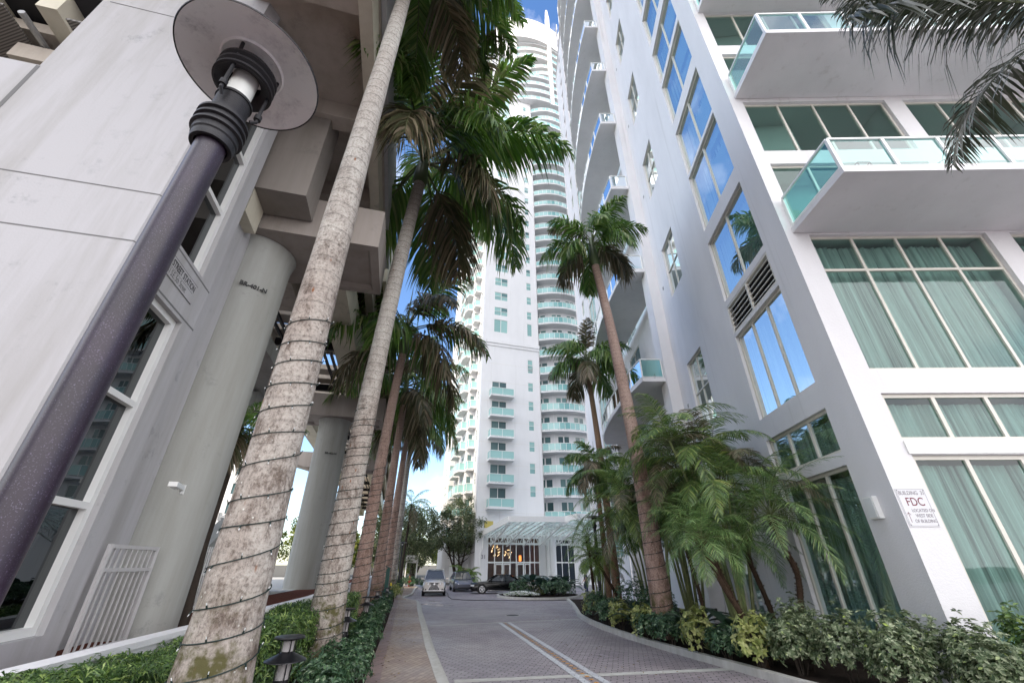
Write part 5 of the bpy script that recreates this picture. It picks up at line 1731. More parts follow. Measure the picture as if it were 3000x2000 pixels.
# areca clumps
def areca(x, y, label, seed, stems, hh, Lf=2.1, mats=('areca', 'areca')):
    rr = random.Random(seed); bz = gz(y) + .08
    t = thing('areca_palm', label, 'palm tree', (x, y, bz), 0, 'bushy many-stemmed palms against the right building')
    mb = MB()
    for k in range(stems):
        a = rr.uniform(0, 2 * pi); r = rr.uniform(.05, .35); h = hh * rr.uniform(.6, 1)
        b0 = V((r * cos(a), r * sin(a), 0)); l_ = rr.uniform(.1, .25) * h
        p1 = b0 + V((cos(a) * l_ * .3, sin(a) * l_ * .3, h * .5)); p2 = b0 + V((cos(a) * l_, sin(a) * l_, h))
        sm = MB(); sm.tube([b0, b0.lerp(p1, .5) , p1, p1.lerp(p2, .5) + V((0, 0, .02)), p2], [.055, .05, .045, .04, .03], 8)
        for q in range(7): 
            pz = b0.lerp(p1, q / 7) if q < 4 else p1.lerp(p2, (q - 4) / 4)
            sm.tube([pz - V((0, 0, .012)), pz + V((0, 0, .012))], .056 - q * .003, 8)
        sm.build('stem', M['shaftl'], t)
        for q in range(7):
            az = a + q * 2.4 + rr.uniform(-.4, .4)
            frond(mb, p2, az, radians(78 - 12 * q + rr.uniform(-6, 6)), Lf * rr.uniform(.8, 1.1), radians(95), 46, .46, .027, .45, rr, 0 if rr.random() < .8 else 1, .12, .2, .014, rr.uniform(-.4, .4))
    mb.build('foliage', [M[mats[0]], M['royalb'], M['rachis']], t)
areca(6.3, 13.4, 'nearest bushy palm clump with pale bamboo-like stems left of the date palms', 61, 11, 5.6, Lf=2.6)
areca(5.3, 16.8, 'middle bushy palm clump arching behind the thick right-hand trunk', 62, 9, 5.4, Lf=2.6)
areca(6.6, 17.6, 'bushy palm clump pressed against the stucco wall under the small window', 63, 10, 5.2, Lf=2.5)
areca(6.2, 21.4, 'farther bushy palm clump under the lowest bowed balcony', 64, 10, 4.6, Lf=2.4)
areca(5.6, 30.5, 'far bushy palm clump at the end of the bed before the tower pier', 65, 7, 2.6, Lf=1.8)
areca(-5.0, 51.5, 'small feathery palm at the tower corner behind the grey hatchback', 66, 5, 1.4, Lf=1.7, mats=('lime', 'lime'))

# coconut palm behind the nearest trunk, others beyond the viaduct
def coconut(x, y, bz, top, label, seed, nf=14, Lf=2.3, tr=.11):
    rr = random.Random(seed)
    fr = [(k * 2.4, radians(72 - 9.5 * k), Lf * rr.uniform(.85, 1.1), radians(80), 55, .5, .03, .9, 0 if k < 10 else 1, tuple(top), .3) for k in range(nf)]
    T_ = V(top)
    return custom_palm('coconut_palm', label, (x, y, bz), fr, ([(0, 0, 0), T_ * .35 + V((-.05, 0, 0)), T_ * .7, T_], [tr * 1.25, tr, tr * .9, tr * .8]), tm='wood', seed=seed)
coconut(-6.65, 10.0, .7, (-.35, .4, 4.2), 'slender dark coconut palm leaning behind the nearest thick trunk on the red mulch', 71, 12, 1.7, .085)
coconut(-10.6, 45.0, -.45, (.3, 0, 7.6), 'coconut palm with hanging orange-brown frond beside the far row and white sign', 72, 14, 3.0, .12)
coconut(-13.0, 62.0, -.5, (.6, 0, 8.0), 'distant coconut palm behind the white two-post sign', 73, 13, 3.0, .12)

# ------------------------------------------------------------------ broadleaf trees
def tree(x, y, bz, h, rad_, label, seed, leaf='oak', stems=3, nclump=70, per=120, ls=.14, group=None, crown_z=.6, flat=.6, name='broadleaf_tree'):
    rr = random.Random(seed)
    t = thing(name, label, 'tree', (x, y, bz), 0, group)
    mb = MB(); tips = []
    for s in range(stems):
        a = rr.uniform(0, 2 * pi) + s * 2.1
        d = V((cos(a) * .25, sin(a) * .25, 1)).normalized()
        p = V((cos(a) * .12, sin(a) * .12, 0)); pts = [p.copy()]
        for k in range(6):
            d = (d + V((rr.uniform(-.22, .22), rr.uniform(-.22, .22), .05))).normalized()
            p = p + d * h * .1; pts.append(p.copy())
        mb.tube(pts, [.13 * (1 - .11 * k) * h / 9 for k in range(7)], 7)
        for q in range(5):
            st = pts[2 + q % 5]; b = rr.uniform(0, 2 * pi); dd = V((cos(b), sin(b), rr.uniform(.3, 1.0))).normalized()
            en = st + dd * rad_ * rr.uniform(.5, .9); md = st.lerp(en, .5) + V((0, 0, rr.uniform(-.1, .3)))
            mb.tube([st, md, en], [.06 * h / 9, .04 * h / 9, .015], 5); tips.append(en)
    mb.build('trunk', M['wood'], t)
    mb = MB()
    cz0 = h * crown_z
    for c in range(nclump):
        while True:
            u = V((rr.uniform(-1, 1), rr.uniform(-1, 1), rr.uniform(-1, 1)))
            if .25 < u.length < 1: break
        cc = V((u.x * rad_, u.y * rad_, cz0 + u.z * (h - cz0) * (1 if u.z > 0 else flat)))
        r = rr.uniform(.25, .62) * rad_ * .42
        for k in range(per):
            o = V((rr.gauss(0, 1), rr.gauss(0, 1), rr.gauss(0, .7))); o = o / max(.6, o.length) * r * rr.random() ** .4
            p = cc + o
            n_ = V((rr.gauss(0, 1), rr.gauss(0, 1), rr.gauss(.5, 1))).normalized(); a = n_.orthogonal().normalized(); b = n_.cross(a)
            th = rr.uniform(0, 6.3); a2 = a * cos(th) + b * sin(th); b2 = n_.cross(a2)
            s_ = ls * rr.uniform(.6, 1.25)
            mb.face([p - a2 * s_ * .5, p + b2 * s_ * .26, p + a2 * s_ * .5, p - b2 * s_ * .26])
    mb.build('crown', M[leaf], t)
    return t
TG = 'dark spreading trees beyond the parked cars'
tree(-6.6, 57.5, -.5, 10.5, 3.6, 'dark many-stemmed tree standing against the corner of the white tower', 81, group=TG, stems=4, nclump=150, per=150, ls=.2, crown_z=.55)
tree(-11.6, 55.0, -.5, 9.2, 3.4, 'dark rounded tree behind the white two-post sign', 82, group=TG, ls=.2, nclump=130, per=150, crown_z=.5)
tree(-15.5, 60.0, -.5, 9.0, 4.0, 'dark tree farther left behind the palm row trunks', 83, group=TG, ls=.24, nclump=120, per=140, crown_z=.5)
BG = 'sunlit trees at the far end of the drive'
for i, (x, y, h, r_) in enumerate(((-21, 92, 9, 6), (-13.5, 104, 10, 6.5), (-29, 98, 11, 7), (-40, 90, 11, 7), (-26, 66, 9, 5))):
    tree(x, y, -.5, h, r_, ('bright yellow-green tree seen between trunk and silver car, far away', 'far bright tree beside the tower flank', 'far bright tree left of the drive end', 'far green tree seen past the second column', 'green tree seen behind the second viaduct column')[i], 90 + i, leaf='sunleaf', group=BG, nclump=55, per=80, ls=.55, stems=2, crown_z=.5, flat=.9)

# ------------------------------------------------------------------ near street lamp and the far ones
def street_lamp(loc, label, hgt, detail=True, group='disc-shaded street lamps along the drive'):
    t = thing('street_lamp', label, 'street lamp', loc, 0, group)
    H = hgt
    nseg = 48 if detail else 20
    mb = MB(); mb.tube([(0, 0, 0), (0, 0, H - .50)], .070, nseg, True); mb.lathe([(.0, .03), (.15, .03), (.15, 0)], n=24)
    mb.build('pole', M['pole'] if detail else M['black'], t, True)
    # ribbed collar
    z = H - .54
    prof = [(.071, z - .0), (.088, z + .0), (.092, z + .012), (.092, z + .03), (.098, z + .035), (.098, z + .06)]
    zz = z + .06
    for k in range(3):
        prof += [(.098, zz), (.112, zz + .004), (.112, zz + .014), (.098, zz + .018), (.098, zz + .03)]; zz += .034
    prof += [(.082, zz), (.078, zz + .012), (.078, zz + .10), (.084, zz + .10), (.084, zz + .112), (.05, zz + .112)]
    mb = MB(); mb.lathe(prof, n=nseg); mb.build('collar', M['blackw'], t, True)
    z2 = zz + .112
    mb = MB(); mb.lathe([(.066, z2), (.066, z2 + .16)], n=nseg); mb.build('lens', M['lens'], t, True)
    mb = MB(); mb.lathe([(.02, z2), (.03, z2 + .02), (.03, z2 + .10), (.0, z2 + .13)], n=12); mb.build('bulb', M['bulb'], t, True)
    # upper ribbed ring (open below)
    z3 = z2 + .10; prof = [(.07, z3 + .03), (.10, z3 + .012), (.118, z3)]
    for k in range(3):
        prof += [(.128, z3 + .002), (.128, z3 + .012), (.113, z3 + .018), (.113, z3 + .03)]; z3 += .036
    prof += [(.09, z3 + .004)]
    mb = MB(); mb.lathe(prof, n=nseg); mb.build('cooling_ring', M['blackw'], t, True)
    # three rods with knobs
    for k in range(3):
        mb = MB()
        a = k * 2 * pi / 3 + .7
        c, s_ = cos(a), sin(a)
        mb.tube([(.082 * c, .082 * s_, z2 - .06), (.105 * c, .105 * s_, z2 - .045), (.105 * c, .105 * s_, z2 + .11), (.118 * c, .118 * s_, z3 + .03)], .008, 8)
        mb.tube([(.105 * c, .105 * s_, z2 - .03), (.105 * c, .105 * s_, z2 - .005)], .016, 10)
        mb.build('rod', M['blackw'], t, True)
    # disc shade: enamelled underside, dark rim
    zs = z3 + .03
    mb = MB()
    mb.lathe([(.0, zs + .005), (.135, zs + .005), (.15, zs + .0), (.165, zs - .006), (.175, zs + .002), (.30, zs - .004), (.405, zs - .03)], n=64)
    mb.build('shade', M['shade'], t, True)
    mb = MB()
    mb.lathe([(.405, zs - .03), (.412, zs - .034), (.415, zs - .028), (.30, zs + .012), (.17, zs + .03), (.05, zs + .06), (0, zs + .065)], n=64)
    mb.build('shade_cap', M['blackw'], t, True)
    return t
M['lens'] = plain('frosted_lens', (.82, .82, .78), .25, 0, .6, .08, 20)
lampn = street_lamp((-1.345, 1.20, 0), 'large purple speckled street lamp with white disc shade rising close by at the left', 3.97, group=None)
for ch in lampn.children:      # slimmer, taller head than the far ones
    me = ch.data
    for v in me.vertices:
        k0 = 1.02 if ch.name.split('.')[0] in ('cooling_ring', 'rod') else (.92 if ch.name.split('.')[0] == 'collar' else .84)
        v.co.x *= k0; v.co.y *= k0
        if ch.name.split('.')[0] in ('shade', 'shade_cap'): 
            r_ = sqrt(v.co.x ** 2 + v.co.y ** 2)
            if r_ > .16: k_ = (.16 + (r_ - .16) * .87) / r_; v.co.x *= k_; v.co.y *= k_
        if v.co.z > 3.97 - .545: v.co.z = 3.97 - .545 + (v.co.z - 3.97 + .545) * 1.22
l0 = street_lamp((-10.2, 42.6, gz(43)), 'far black street lamp with disc shade against the palm trunks left of the sign', 4.1, False)
dup(l0, (-12.0, 55.5, -.51), 0, 'farther black street lamp standing just left of the silver car')
dup(l0, (-17.0, 80.0, -.51), 0, 'farthest black street lamp, small, above the silver car roof')
dup(l0, (3.95, 21.5, gz(21.5) + .1), 0, 'black street lamp among the palms at the tip of the right planting bed')

# ------------------------------------------------------------------ pagoda bollards
M['blens'] = plain('grey_lens', (.36, .34, .34), .35, 0, .5, .2, 9)
def bollard(loc, label):
    t = thing('path_light', label, 'bollard light', loc, .35, 'pagoda bollard lights beside the left path')
    mb = MB(); mb.tube([(0, 0, 0), (0, 0, .60)], .085, 20)
    for k in range(7): mb.lathe([(.085, .06 + k * .078), (.096, .065 + k * .078), (.096, .085 + k * .078), (.085, .09 + k * .078)], n=20)
    mb.build('body', M['black'], t, True)
    mb = MB(); mb.lathe([(.0, .605), (.072, .605), (.072, .765)], n=20); mb.build('lower_lens', M['blens'], t, True)
    mb = MB(); mb.lathe([(.06, .87), (.235, .79), (.237, .782), (.22, .785), (.05, .855)], n=32); mb.build('shade', M['black'], t, True)
    mb = MB(); mb.lathe([(.0, .875), (.066, .875), (.066, .98)], n=20); mb.build('upper_lens', M['blens'], t, True)
    mb = MB(); mb.lathe([(.0, 1.0), (.09, .99), (.17, 1.0), (.175, 1.012), (.165, 1.025), (.0, 1.03)], n=32); mb.build('cap', M['black'], t, True)
    mb = MB()
    for k in range(4):
        a = k * pi / 2 + .4; mb.tube([(.085 * cos(a), .085 * sin(a), .58), (.085 * cos(a), .085 * sin(a), 1.0)], .007, 6)
    mb.build('posts', M['black'], t)
    return t
b0 = bollard((-2.72, 6.15, gz(6) + .1), 'nearest pagoda bollard light with black flared shade beside the first palm trunk')
for (x, y), lab in (((-3.62, 10.75), 'second pagoda bollard light, half hidden right of the second palm trunk'), ((-4.75, 15.9), 'third pagoda bollard light before the mossy trunk farther along the path'), ((-5.75, 20.6), 'fourth pagoda bollard light, small, beyond the reddish trunk'), ((-6.5, 25.0), 'farthest pagoda bollard light next to the green service box')):
    dup(b0, (x, y, gz(y) + .1), .2, lab)

# ------------------------------------------------------------------ green box, yellow post, far sign, hydrant
gb = thing('service_box', 'dark green enamel service pedestal with sloped cap between the trunks left of the path', 'service box', (-6.95, 26.4, gz(26)), .2)
mb = MB(); mb.box((0, 0, .33), (.42, .36, .66)); mb.build('body', M['green_box'], gb)
mb = MB(); mb.box((0, 0, 1.35), (.2, .22, 1.3)); mb.build('riser', M['green_box'], gb)
mb = MB(); mb.box((0, 0, 2.02), (.3, .3, .04), mat=Matrix.Translation((0, 0, 2.06)) @ Matrix.Rotation(.35, 4, 'Y')); mb.box((0, 0, 2.2), (.1, .1, .1), mat=Matrix.Translation((0, 0, 1.99))); mb.build('cap', M['green_box'], gb)
tp = thing('white_posts', 'pair of slim white posts standing behind the green service pedestal', 'posts', (-8.3, 31.0, gz(31)))
for dx in (-.09, .09):
    mb = MB(); mb.tube([(dx, 0, 0), (dx, 0, 3.3)], .035, 8); mb.build('post', M['trim'], tp)
yb = thing('bollard', 'short yellow safety bollard beside the path among low shrubs', 'bollard', (-8.75, 34.4, gz(34)))
mb = MB(); mb.tube([(0, 0, 0), (0, 0, 1.05)], .09, 14); mb.lathe([(.09, 1.05), (.06, 1.1), (0, 1.12)], n=14); mb.build('post', M['yellow'], yb, True)
mb = MB(); mb.lathe([(.092, .8), (.094, .8), (.094, .9), (.092, .9)], n=14); mb.build('band', M['trim'], yb)
fs = thing('post_sign', 'white two-post name sign standing in the hedge at the end of the path', 'sign', (-11.6, 54.0, -.5), .05)
mb = MB(); mb.box((0, 0, 2.78), (1.45, .09, .78)); mb.build('board', M['trim'], fs)
for dx in (-.62, .62):
    mb = MB(); mb.box((dx, 0, 1.19), (.12, .12, 2.38)); mb.build('post', M['trim'], fs)
mb = MB(); xx = -.5
for k, (w_k, h_k) in enumerate(((.09, .07), (.03, .13), (.07, .07), (.09, .07), (.04, .13), (.09, .07), (.07, .07))):
    mb.box((xx + w_k / 2, -.047, 2.84 + h_k / 2), (w_k, .006, h_k)); xx += w_k + .035
mb.build('faded_lettering', M['text_grey'], fs)
mb = MB(); mb.tube([(.42, -.05, 2.9), (.42, -.06, 2.9)], .05, 10); mb.box((0, -.048, 2.64), (1.0, .006, .02)); mb.build('emblem', M['text_dark'], fs)
fh = thing('fire_hydrant', 'red fire hydrant standing in the hedge under the white two-post sign', 'fire hydrant', (-11.5, 53.2, -.5))
mb = MB(); mb.lathe([(.17, 0), (.17, .05), (.11, .06), (.11, .78), (.15, .8), (.15, .84), (.12, .86), (.10, 1.0), (.04, 1.06), (.03, 1.12), (0, 1.13)], n=18); mb.build('barrel', M['red'], fh, True)
mb = MB(); mb.tube([(-.2, 0, .62), (.2, 0, .62)], .055, 10); mb.tube([(0, 0, .58), (0, -.2, .58)], .07, 10); mb.build('nozzles', M['red'], fh, True)

# ------------------------------------------------------------------ shrubs
def leaf_quad(mb, p, n_, th, L_, W_, bend=.15):
    a = n_.orthogonal().normalized(); b = n_.cross(a)
    d = (a * cos(th) + b * sin(th)); w2 = n_.cross(d) * W_ * .5
    m_ = p + d * L_ * .5 + n_ * L_ * bend
    e = p + d * L_
    mb.face([p, m_ - w2, e, m_ + w2])

def leafy(mb, c, rad_, n, L_, W_, rr, ros=6, shell=.55, zmin=None, up=.35, spread=.5, bend=.12):
    for _ in range(n):
        u = V((rr.gauss(0, 1), rr.gauss(0, 1), rr.gauss(0, 1))).normalized()
        if u.z < -.35: u.z = -u.z
        k = shell + (1 - shell) * rr.random() ** .6
        lump = 1 + .16 * sin(u.x * 7 + c[0] * 3) + .14 * sin(u.y * 8 + c[1] * 5)
        p = V((c[0] + u.x * rad_[0] * k * lump, c[1] + u.y * rad_[1] * k * lump, c[2] + u.z * rad_[2] * k * lump))
        n_ = (u + V((0, 0, up)) + V((rr.uniform(-spread, spread), rr.uniform(-spread, spread), rr.uniform(-spread, spread)))).normalized()
        th0 = rr.uniform(0, 6.3)
        for q in range(ros):
            nn = (n_ + V((rr.uniform(-.25, .25), rr.uniform(-.25, .25), rr.uniform(-.1, .3)))).normalized()
            leaf_quad(mb, p, nn, th0 + q * 6.283 / ros + rr.uniform(-.3, .3), L_ * rr.uniform(.7, 1.15), W_ * rr.uniform(.8, 1.15), bend)

def shrub(x, y, rad_, label, mat, seed, n, L_, W_, group, cat='shrub', name='shrub', ros=6, h0=.1, **k):
    rr = random.Random(seed); z = gz(y) + h0
    t = thing(name, label, cat, (x, y, z), 0, group)
    mb = MB(); leafy(mb, (0, 0, rad_[2] * .75), rad_, n, L_, W_, rr, ros, **k); mb.build('foliage', M[mat], t)
    mb = MB()
    for q in range(7):
        a = rr.uniform(0, 6.28); r = rr.uniform(.2, .7)
        mb.tube([(rad_[0] * .15 * cos(a), rad_[1] * .15 * sin(a), 0), (rad_[0] * r * cos(a), rad_[1] * r * sin(a), rad_[2] * 1.1)], [.012, .005], 4)
    mb.build('stems', M['wood'], t)
    return t

# long hedge between palm row and white planter wall
rr = random.Random(5)
hg = thing('hedge', 'long clipped hedge of narrow pointed leaves between palm row and white planter wall', 'hedge')
mb = MB(); core = MB()
def lerp_pw(y):
    for i in range(len(PW) - 1):
        if PW[i][1] <= y <= PW[i + 1][1]:
            t = (y - PW[i][1]) / (PW[i + 1][1] - PW[i][1]); return PW[i][0] * (1 - t) + PW[i + 1][0] * t
    return PW[-1][0]
y = 1.6
while y < 15.5:
    dens = 95 if y < 6 else (60 if y < 10 else 34)
    lx = lerp_pw(y); top_h = .93 + .05 * sin(y * 1.9) + .03 * sin(y * 5.1); wd = .95 + .08 * sin(y * 2.7)
    sc = 1.0 if y < 7 else 1.5
    for _ in range(int(dens * 1.9)):
        f = rr.random()
        if f < .55: p = V((lx + .06 + rr.random() * wd, y + rr.random() * .25, top_h - rr.random() * .12)); n_ = V((rr.uniform(-.6, .6), rr.uniform(-.6, .6), 1)).normalized()
        else: p = V((lx + wd + rr.uniform(-.12, .05), y + rr.random() * .25, rr.uniform(.05, top_h))); n_ = V((1, rr.uniform(-.7, .7), rr.uniform(0, 1.0))).normalized()
        th = rr.uniform(0, 6.28)
        for q in range(8):
            nn = (n_ + V((rr.uniform(-.4, .4), rr.uniform(-.4, .4), rr.uniform(-.2, .4)))).normalized()
            leaf_quad(mb, p, nn, th + q * .785 + rr.uniform(-.2, .2), .115 * sc * rr.uniform(.7, 1.2), .016 * sc, .3)
    y += .25
for i in range(12):
    ya = 1.6 + i * 1.16; yb_ = ya + 1.16
    xa, xb = lerp_pw(ya), lerp_pw(yb_)
    core.prism([(xa + .08, ya), (xa + .82, ya), (xb + .82, yb_), (xb + .08, yb_)], -.2, .80)
mb.build('foliage', M['hedge'], hg); core.build('branches', M['wood'], hg)

# low glossy shrubs along the path edge
GS = 'low glossy shrubs lining the path under the palm row'
spots = [(-2.3, 6.9, .42, .42), (-2.75, 7.8, .40, .40), (-2.55, 8.8, .36, .38), (-3.05, 9.4, .42, .40), (-3.05, 10.7, .36, .36), (-3.5, 12.2, .42, .36), (-3.75, 13.5, .42, .42), (-4.25, 15.2, .45, .42), (-4.6, 16.8, .45, .45), (-4.95, 18.4, .45, .42), (-5.35, 20.2, .5, .45), (-5.85, 22.4, .5, .5), (-6.4, 24.8, .5, .5), (-7.0, 27.4, .5, .55), (-7.6, 29.8, .5, .6), (-8.2, 32.2, .5, .6)]
ords = ['nearest', 'second', 'third', 'fourth', 'fifth', 'sixth', 'seventh', 'eighth', 'ninth', 'tenth', 'eleventh', 'twelfth', 'thirteenth', 'fourteenth', 'fifteenth', 'sixteenth']
for i, (x, y, r, h) in enumerate(spots):
    sc = 1 if y < 11 else (1.35 if y < 18 else 1.9)
    shrub(x - .14, y, (r * .78, r * 1.2, h * .9), 'low glossy green shrub at the path edge, %s along the row from the camera' % ords[i], 'shrub', 200 + i, int(210 / sc ** 1.3), .085 * sc, .036 * sc, GS, ros=5)
shrub(-8.55, 35.2, (.45, .6, .5), 'yellow-green leafy shrub at the foot of the yellow bollard', 'croton', 240, 90, .17, .08, None, ros=5)
for i, (x, y, w_) in enumerate(((-9.7, 38.5, .5), (-10.6, 43.5, .6), (-11.4, 52.2, 1.9))):
    shrub(x, y, (w_, .55 if i == 2 else 1.9, .55), ('clipped dark low hedge left of the path before the silver car', 'clipped dark low hedge farther left along the path', 'clipped dark low hedge across the path end under the white sign')[i], 'shrub', 250 + i, 260, .18, .08, 'clipped low hedges at the path end', 'hedge', 'clipped_hedge', 5)

# right bed: variegated shrubs, yellow crotons, dark low shrubs, broad-leaved plants
GV = 'silver-variegated shrubs at the near end of the right bed'
for i, (x, y, r, h) in enumerate(((5.55, 9.9, .48, .55), (6.05, 9.2, .50, .62), (6.6, 8.5, .55, .66), (6.15, 8.1, .45, .52), (7.15, 7.9, .52, .60), (6.75, 7.3, .45, .50), (7.6, 7.1, .5, .5), (5.95, 10.3, .45, .7))):
    shrub(x, y, (r, r, h), 'grey-green variegated shrub in the near right bed, %s from the yellow-leaved plants' % ords[(0, 2, 4, 3, 6, 5, 7, 1)[i]].replace('nearest', 'closest'), 'varieg', 300 + i, 380, .085, .04, GV, ros=7, spread=.7, shell=.45)
shrub(8.0, 7.9, (.22, .22, .75), 'upright bright green leafy sprout at the building corner by the base wall', 'hedge', 330, 90, .11, .05, None, ros=6)
GC = 'yellow-leaved shrubs along the kerb of the right bed'
for i, (x, y, r, h, lab) in enumerate(((5.05, 10.45, .42, .55, 'largest pale yellow-leaved shrub at the kerb beside the variegated shrubs'), (4.55, 12.2, .42, .55, 'pale yellow-leaved shrub by the kerb below the leaning date palms'), (4.05, 15.2, .4, .5, 'yellow-green shrub by the kerb before the thick palm foot'), (3.8, 17.2, .4, .5, 'yellow-green shrub at the kerb left of the thick palm foot'), (3.65, 22.2, .5, .6, 'yellow-green shrub at the rounded tip of the right bed'))):
    shrub(x, y, (r, r, h), lab, 'croton', 350 + i, 120 if i < 2 else 120, .125, .07, GC, ros=5, spread=.8, shell=.5, bend=.05)
GD = 'dark fine-leaved low shrubs in the right bed'
for i, (x, y, r, h, lab) in enumerate(((4.85, 11.4, .42, .38, 'dark low shrub between the two yellow-leaved kerb shrubs'), (4.35, 13.6, .5, .45, 'dark low shrub right at the foot of the thick palm'), (4.0, 14.4, .42, .4, 'dark low shrub left of the thick palm foot at the kerb'), (3.75, 18.6, .5, .5, 'dark rounded shrub between the yellow-green ones'), (3.6, 20.4, .55, .6, 'dark rounded clipped shrub near the tip of the bed'), (5.5, 10.9, .4, .5, 'dark shrub under the spiny leaning palm'), (5.0, 16.6, .7, .8, 'dark shrub mass behind the thick palm'), (4.9, 19.5, .8, .9, 'dark shrub mass behind the dwarf palm at the bed tip'))):
    shrub(x, y, (r, r, h), lab, 'shrub', 380 + i, 260, .10, .045, GD, ros=5)
def bigplant(x, y, label, seed, n=11, s=1.0):
    rr = random.Random(seed)
    t = thing('broad_leaved_plant', label, 'plant', (x, y, gz(y) + .1), 0, 'broad dark paddle-leaved plants in the right bed')
    mb, ms = MB(), MB()
    for k in range(n):
        az = k * 2.4 + rr.uniform(-.3, .3); el = rr.uniform(.35, 1.2)
        d = V((cos(az) * cos(el), sin(az) * cos(el), sin(el)))
        p0 = d * .12 * s; p1 = d * rr.uniform(.35, .6) * s
        ms.tube([(0, 0, 0), p0, p1], .012 * s, 4)
        side = V((-sin(az), cos(az), 0)); LL = .62 * s * rr.uniform(.8, 1.1); WW = .17 * s * rr.uniform(.85, 1.15)
        prev = None
        for q in range(7):
            f = q / 6; e2 = el - 1.1 * f
            dd = V((cos(az) * cos(e2), sin(az) * cos(e2), sin(e2)))
            c = p1 + (d.lerp(dd, .6)).normalized() * LL * f
            ww = WW * sin(pi * min(1, .08 + f * .92)) ** .7 if q < 6 else .005
            cur = (c - side * ww + V((0, 0, .03 * s)), c, c + side * ww + V((0, 0, .03 * s)))
            if prev:
                mb.face([prev[0], prev[1], cur[1], cur[0]]); mb.face([prev[1], prev[2], cur[2], cur[1]])
            prev = cur
    o = mb.build('leaves', M['bigleaf'], t); ms.build('stalks', M['shaftl'], t)
    bm = bmesh.new(); bm.from_mesh(o.data); bmesh.ops.remove_doubles(bm, verts=bm.verts, dist=.0005); bm.to_mesh(o.data); bm.free()
    o.data.polygons.foreach_set('use_smooth', [True] * len(o.data.polygons))
for i, (x, y, s_, lab) in enumerate(((5.35, 11.9, 1.15, 'broad dark paddle-leaved plant below the leaning date palms'), (5.9, 12.2, 1.1, 'broad dark paddle-leaved plant against the white wall'), (5.0, 12.9, 1.2, 'broad dark paddle-leaved plant before the pale bamboo-like stems'), (5.3, 14.6, 1.2, 'broad dark paddle-leaved plant right of the thick palm foot'), (4.35, 16.3, 1.2, 'broad dark paddle-leaved plant left of the thick palm trunk'), (4.6, 17.9, 1.2, 'broad dark paddle-leaved plant under the middle palm clump'), (4.3, 19.6, 1.1, 'broad dark paddle-leaved plant near the bed tip lamp'))):
    bigplant(x, y, lab, 420 + i, s=s_)

M['litter'] = leaf_mat('fallen_leaf', [(0, (.10, .06, .03)), (.6, (.22, .15, .07)), (1, (.34, .28, .12))], .1, .7, .2)
mb = MB(); rr = random.Random(77)
for _ in range(420):
    y_ = rr.uniform(6, 34)
    if rr.random() < .6:
        i_ = max(j for j in range(len(PL_)) if PL_[j][1] <= y_)
        f_ = (y_ - PL_[i_][1]) / (PL_[i_ + 1][1] - PL_[i_][1]); x_ = PL_[i_][0] * (1 - f_) + PL_[i_ + 1][0] * f_ + abs(rr.gauss(0, .5)) + .05; hz_ = .118
        if x_ > PL_[i_][0] * (1 - f_) + PL_[i_ + 1][0] * f_ + 1.1: continue
    else: x_ = rr.uniform(2.0, 3.0) - abs(rr.gauss(0, .9)) + max(0, (16 - y_) * .16); hz_ = .012
    leaf_quad(mb, V((x_, y_, gz(y_) + hz_)), V((rr.uniform(-.2, .2), rr.uniform(-.2, .2), 1)).normalized(), rr.uniform(0, 6.3), rr.uniform(.04, .09), rr.uniform(.015, .035), .1)
tag(mb.build('leaf_litter', M['litter']), 'small dry fallen leaves scattered along the path and kerb', 'leaf litter', kind='stuff')

# ------------------------------------------------------------------ traffic island
isl = [(2.1 + 3.35 * cos(a * pi / 16), 38.9 + 3.9 * sin(a * pi / 16)) for a in range(32)]
isi = [(2.1 + 3.2 * cos(a * pi / 16), 38.9 + 3.75 * sin(a * pi / 16)) for a in range(32)]
mb = MB()
for i in range(32):
    j = (i + 1) % 32
    mb.prism([isl[i], isl[j], isi[j], isi[i]], -.52, -.36)
tag(mb.build('kerb', M['kerb']), kind='structure')
mb = MB(); mb.face([(x, y, -.40) for x, y in isi]); tag(mb.build('planting_bed', M['soil']), kind='structure')
fb_ = thing('flower_bed', 'low bed of small white flowers at the front left of the round traffic island', 'flower bed', (.75, 37.2, -.4))
mb, mg = MB(), MB(); rr = random.Random(12)
for _ in range(2200):
    u = rr.random() ** .5; a = rr.uniform(0, 6.283); x, y_ = 1.35 * u * cos(a), .75 * u * sin(a); h = .30 * (1 - u * u * .6) + rr.uniform(-.04, .04)
    leaf = rr.random() < .3
    for q in range(4):
        leaf_quad(mg if leaf else mb, V((x, y_, h)), V((rr.uniform(-.4, .4), rr.uniform(-.6, .2), 1)).normalized(), q * 1.57 + rr.random(), .10, .075, .1)
mb.build('flowers', M['flower'], fb_); mg.build('leaves', M['hedge'], fb_)
shrub(3.6, 37.6, (1.35, .8, .62), 'clipped dark green hedge on the right of the traffic island', 'shrub', 501, 620, .13, .06, None, 'hedge', 'clipped_hedge', 5, h0=.1)
shrub(.7, 38.9, (.9, .6, .6), 'small clipped green hedge on the left of the traffic island behind the flowers', 'shrub', 502, 330, .13, .06, None, 'hedge', 'clipped_hedge', 5, h0=.1)
for i, (x, y_) in enumerate(((1.6, 39.4), (2.5, 39.1), (3.4, 39.6), (4.2, 39.2), (2.0, 40.4), (3.0, 40.5))):
    bigplant(x, y_, 'dark arching paddle-leaved plant in the middle of the traffic island, %s from the left' % ords[(0, 2, 4, 5, 1, 3)[i]].replace('nearest', 'first'), 520 + i, n=15, s=1.75)
for o in bpy.data.objects:
    if o.name.startswith('broad_leaved_plant') and o.location.y > 35: o['group'] = 'arching plants on the traffic island'; o.location.z = -.4

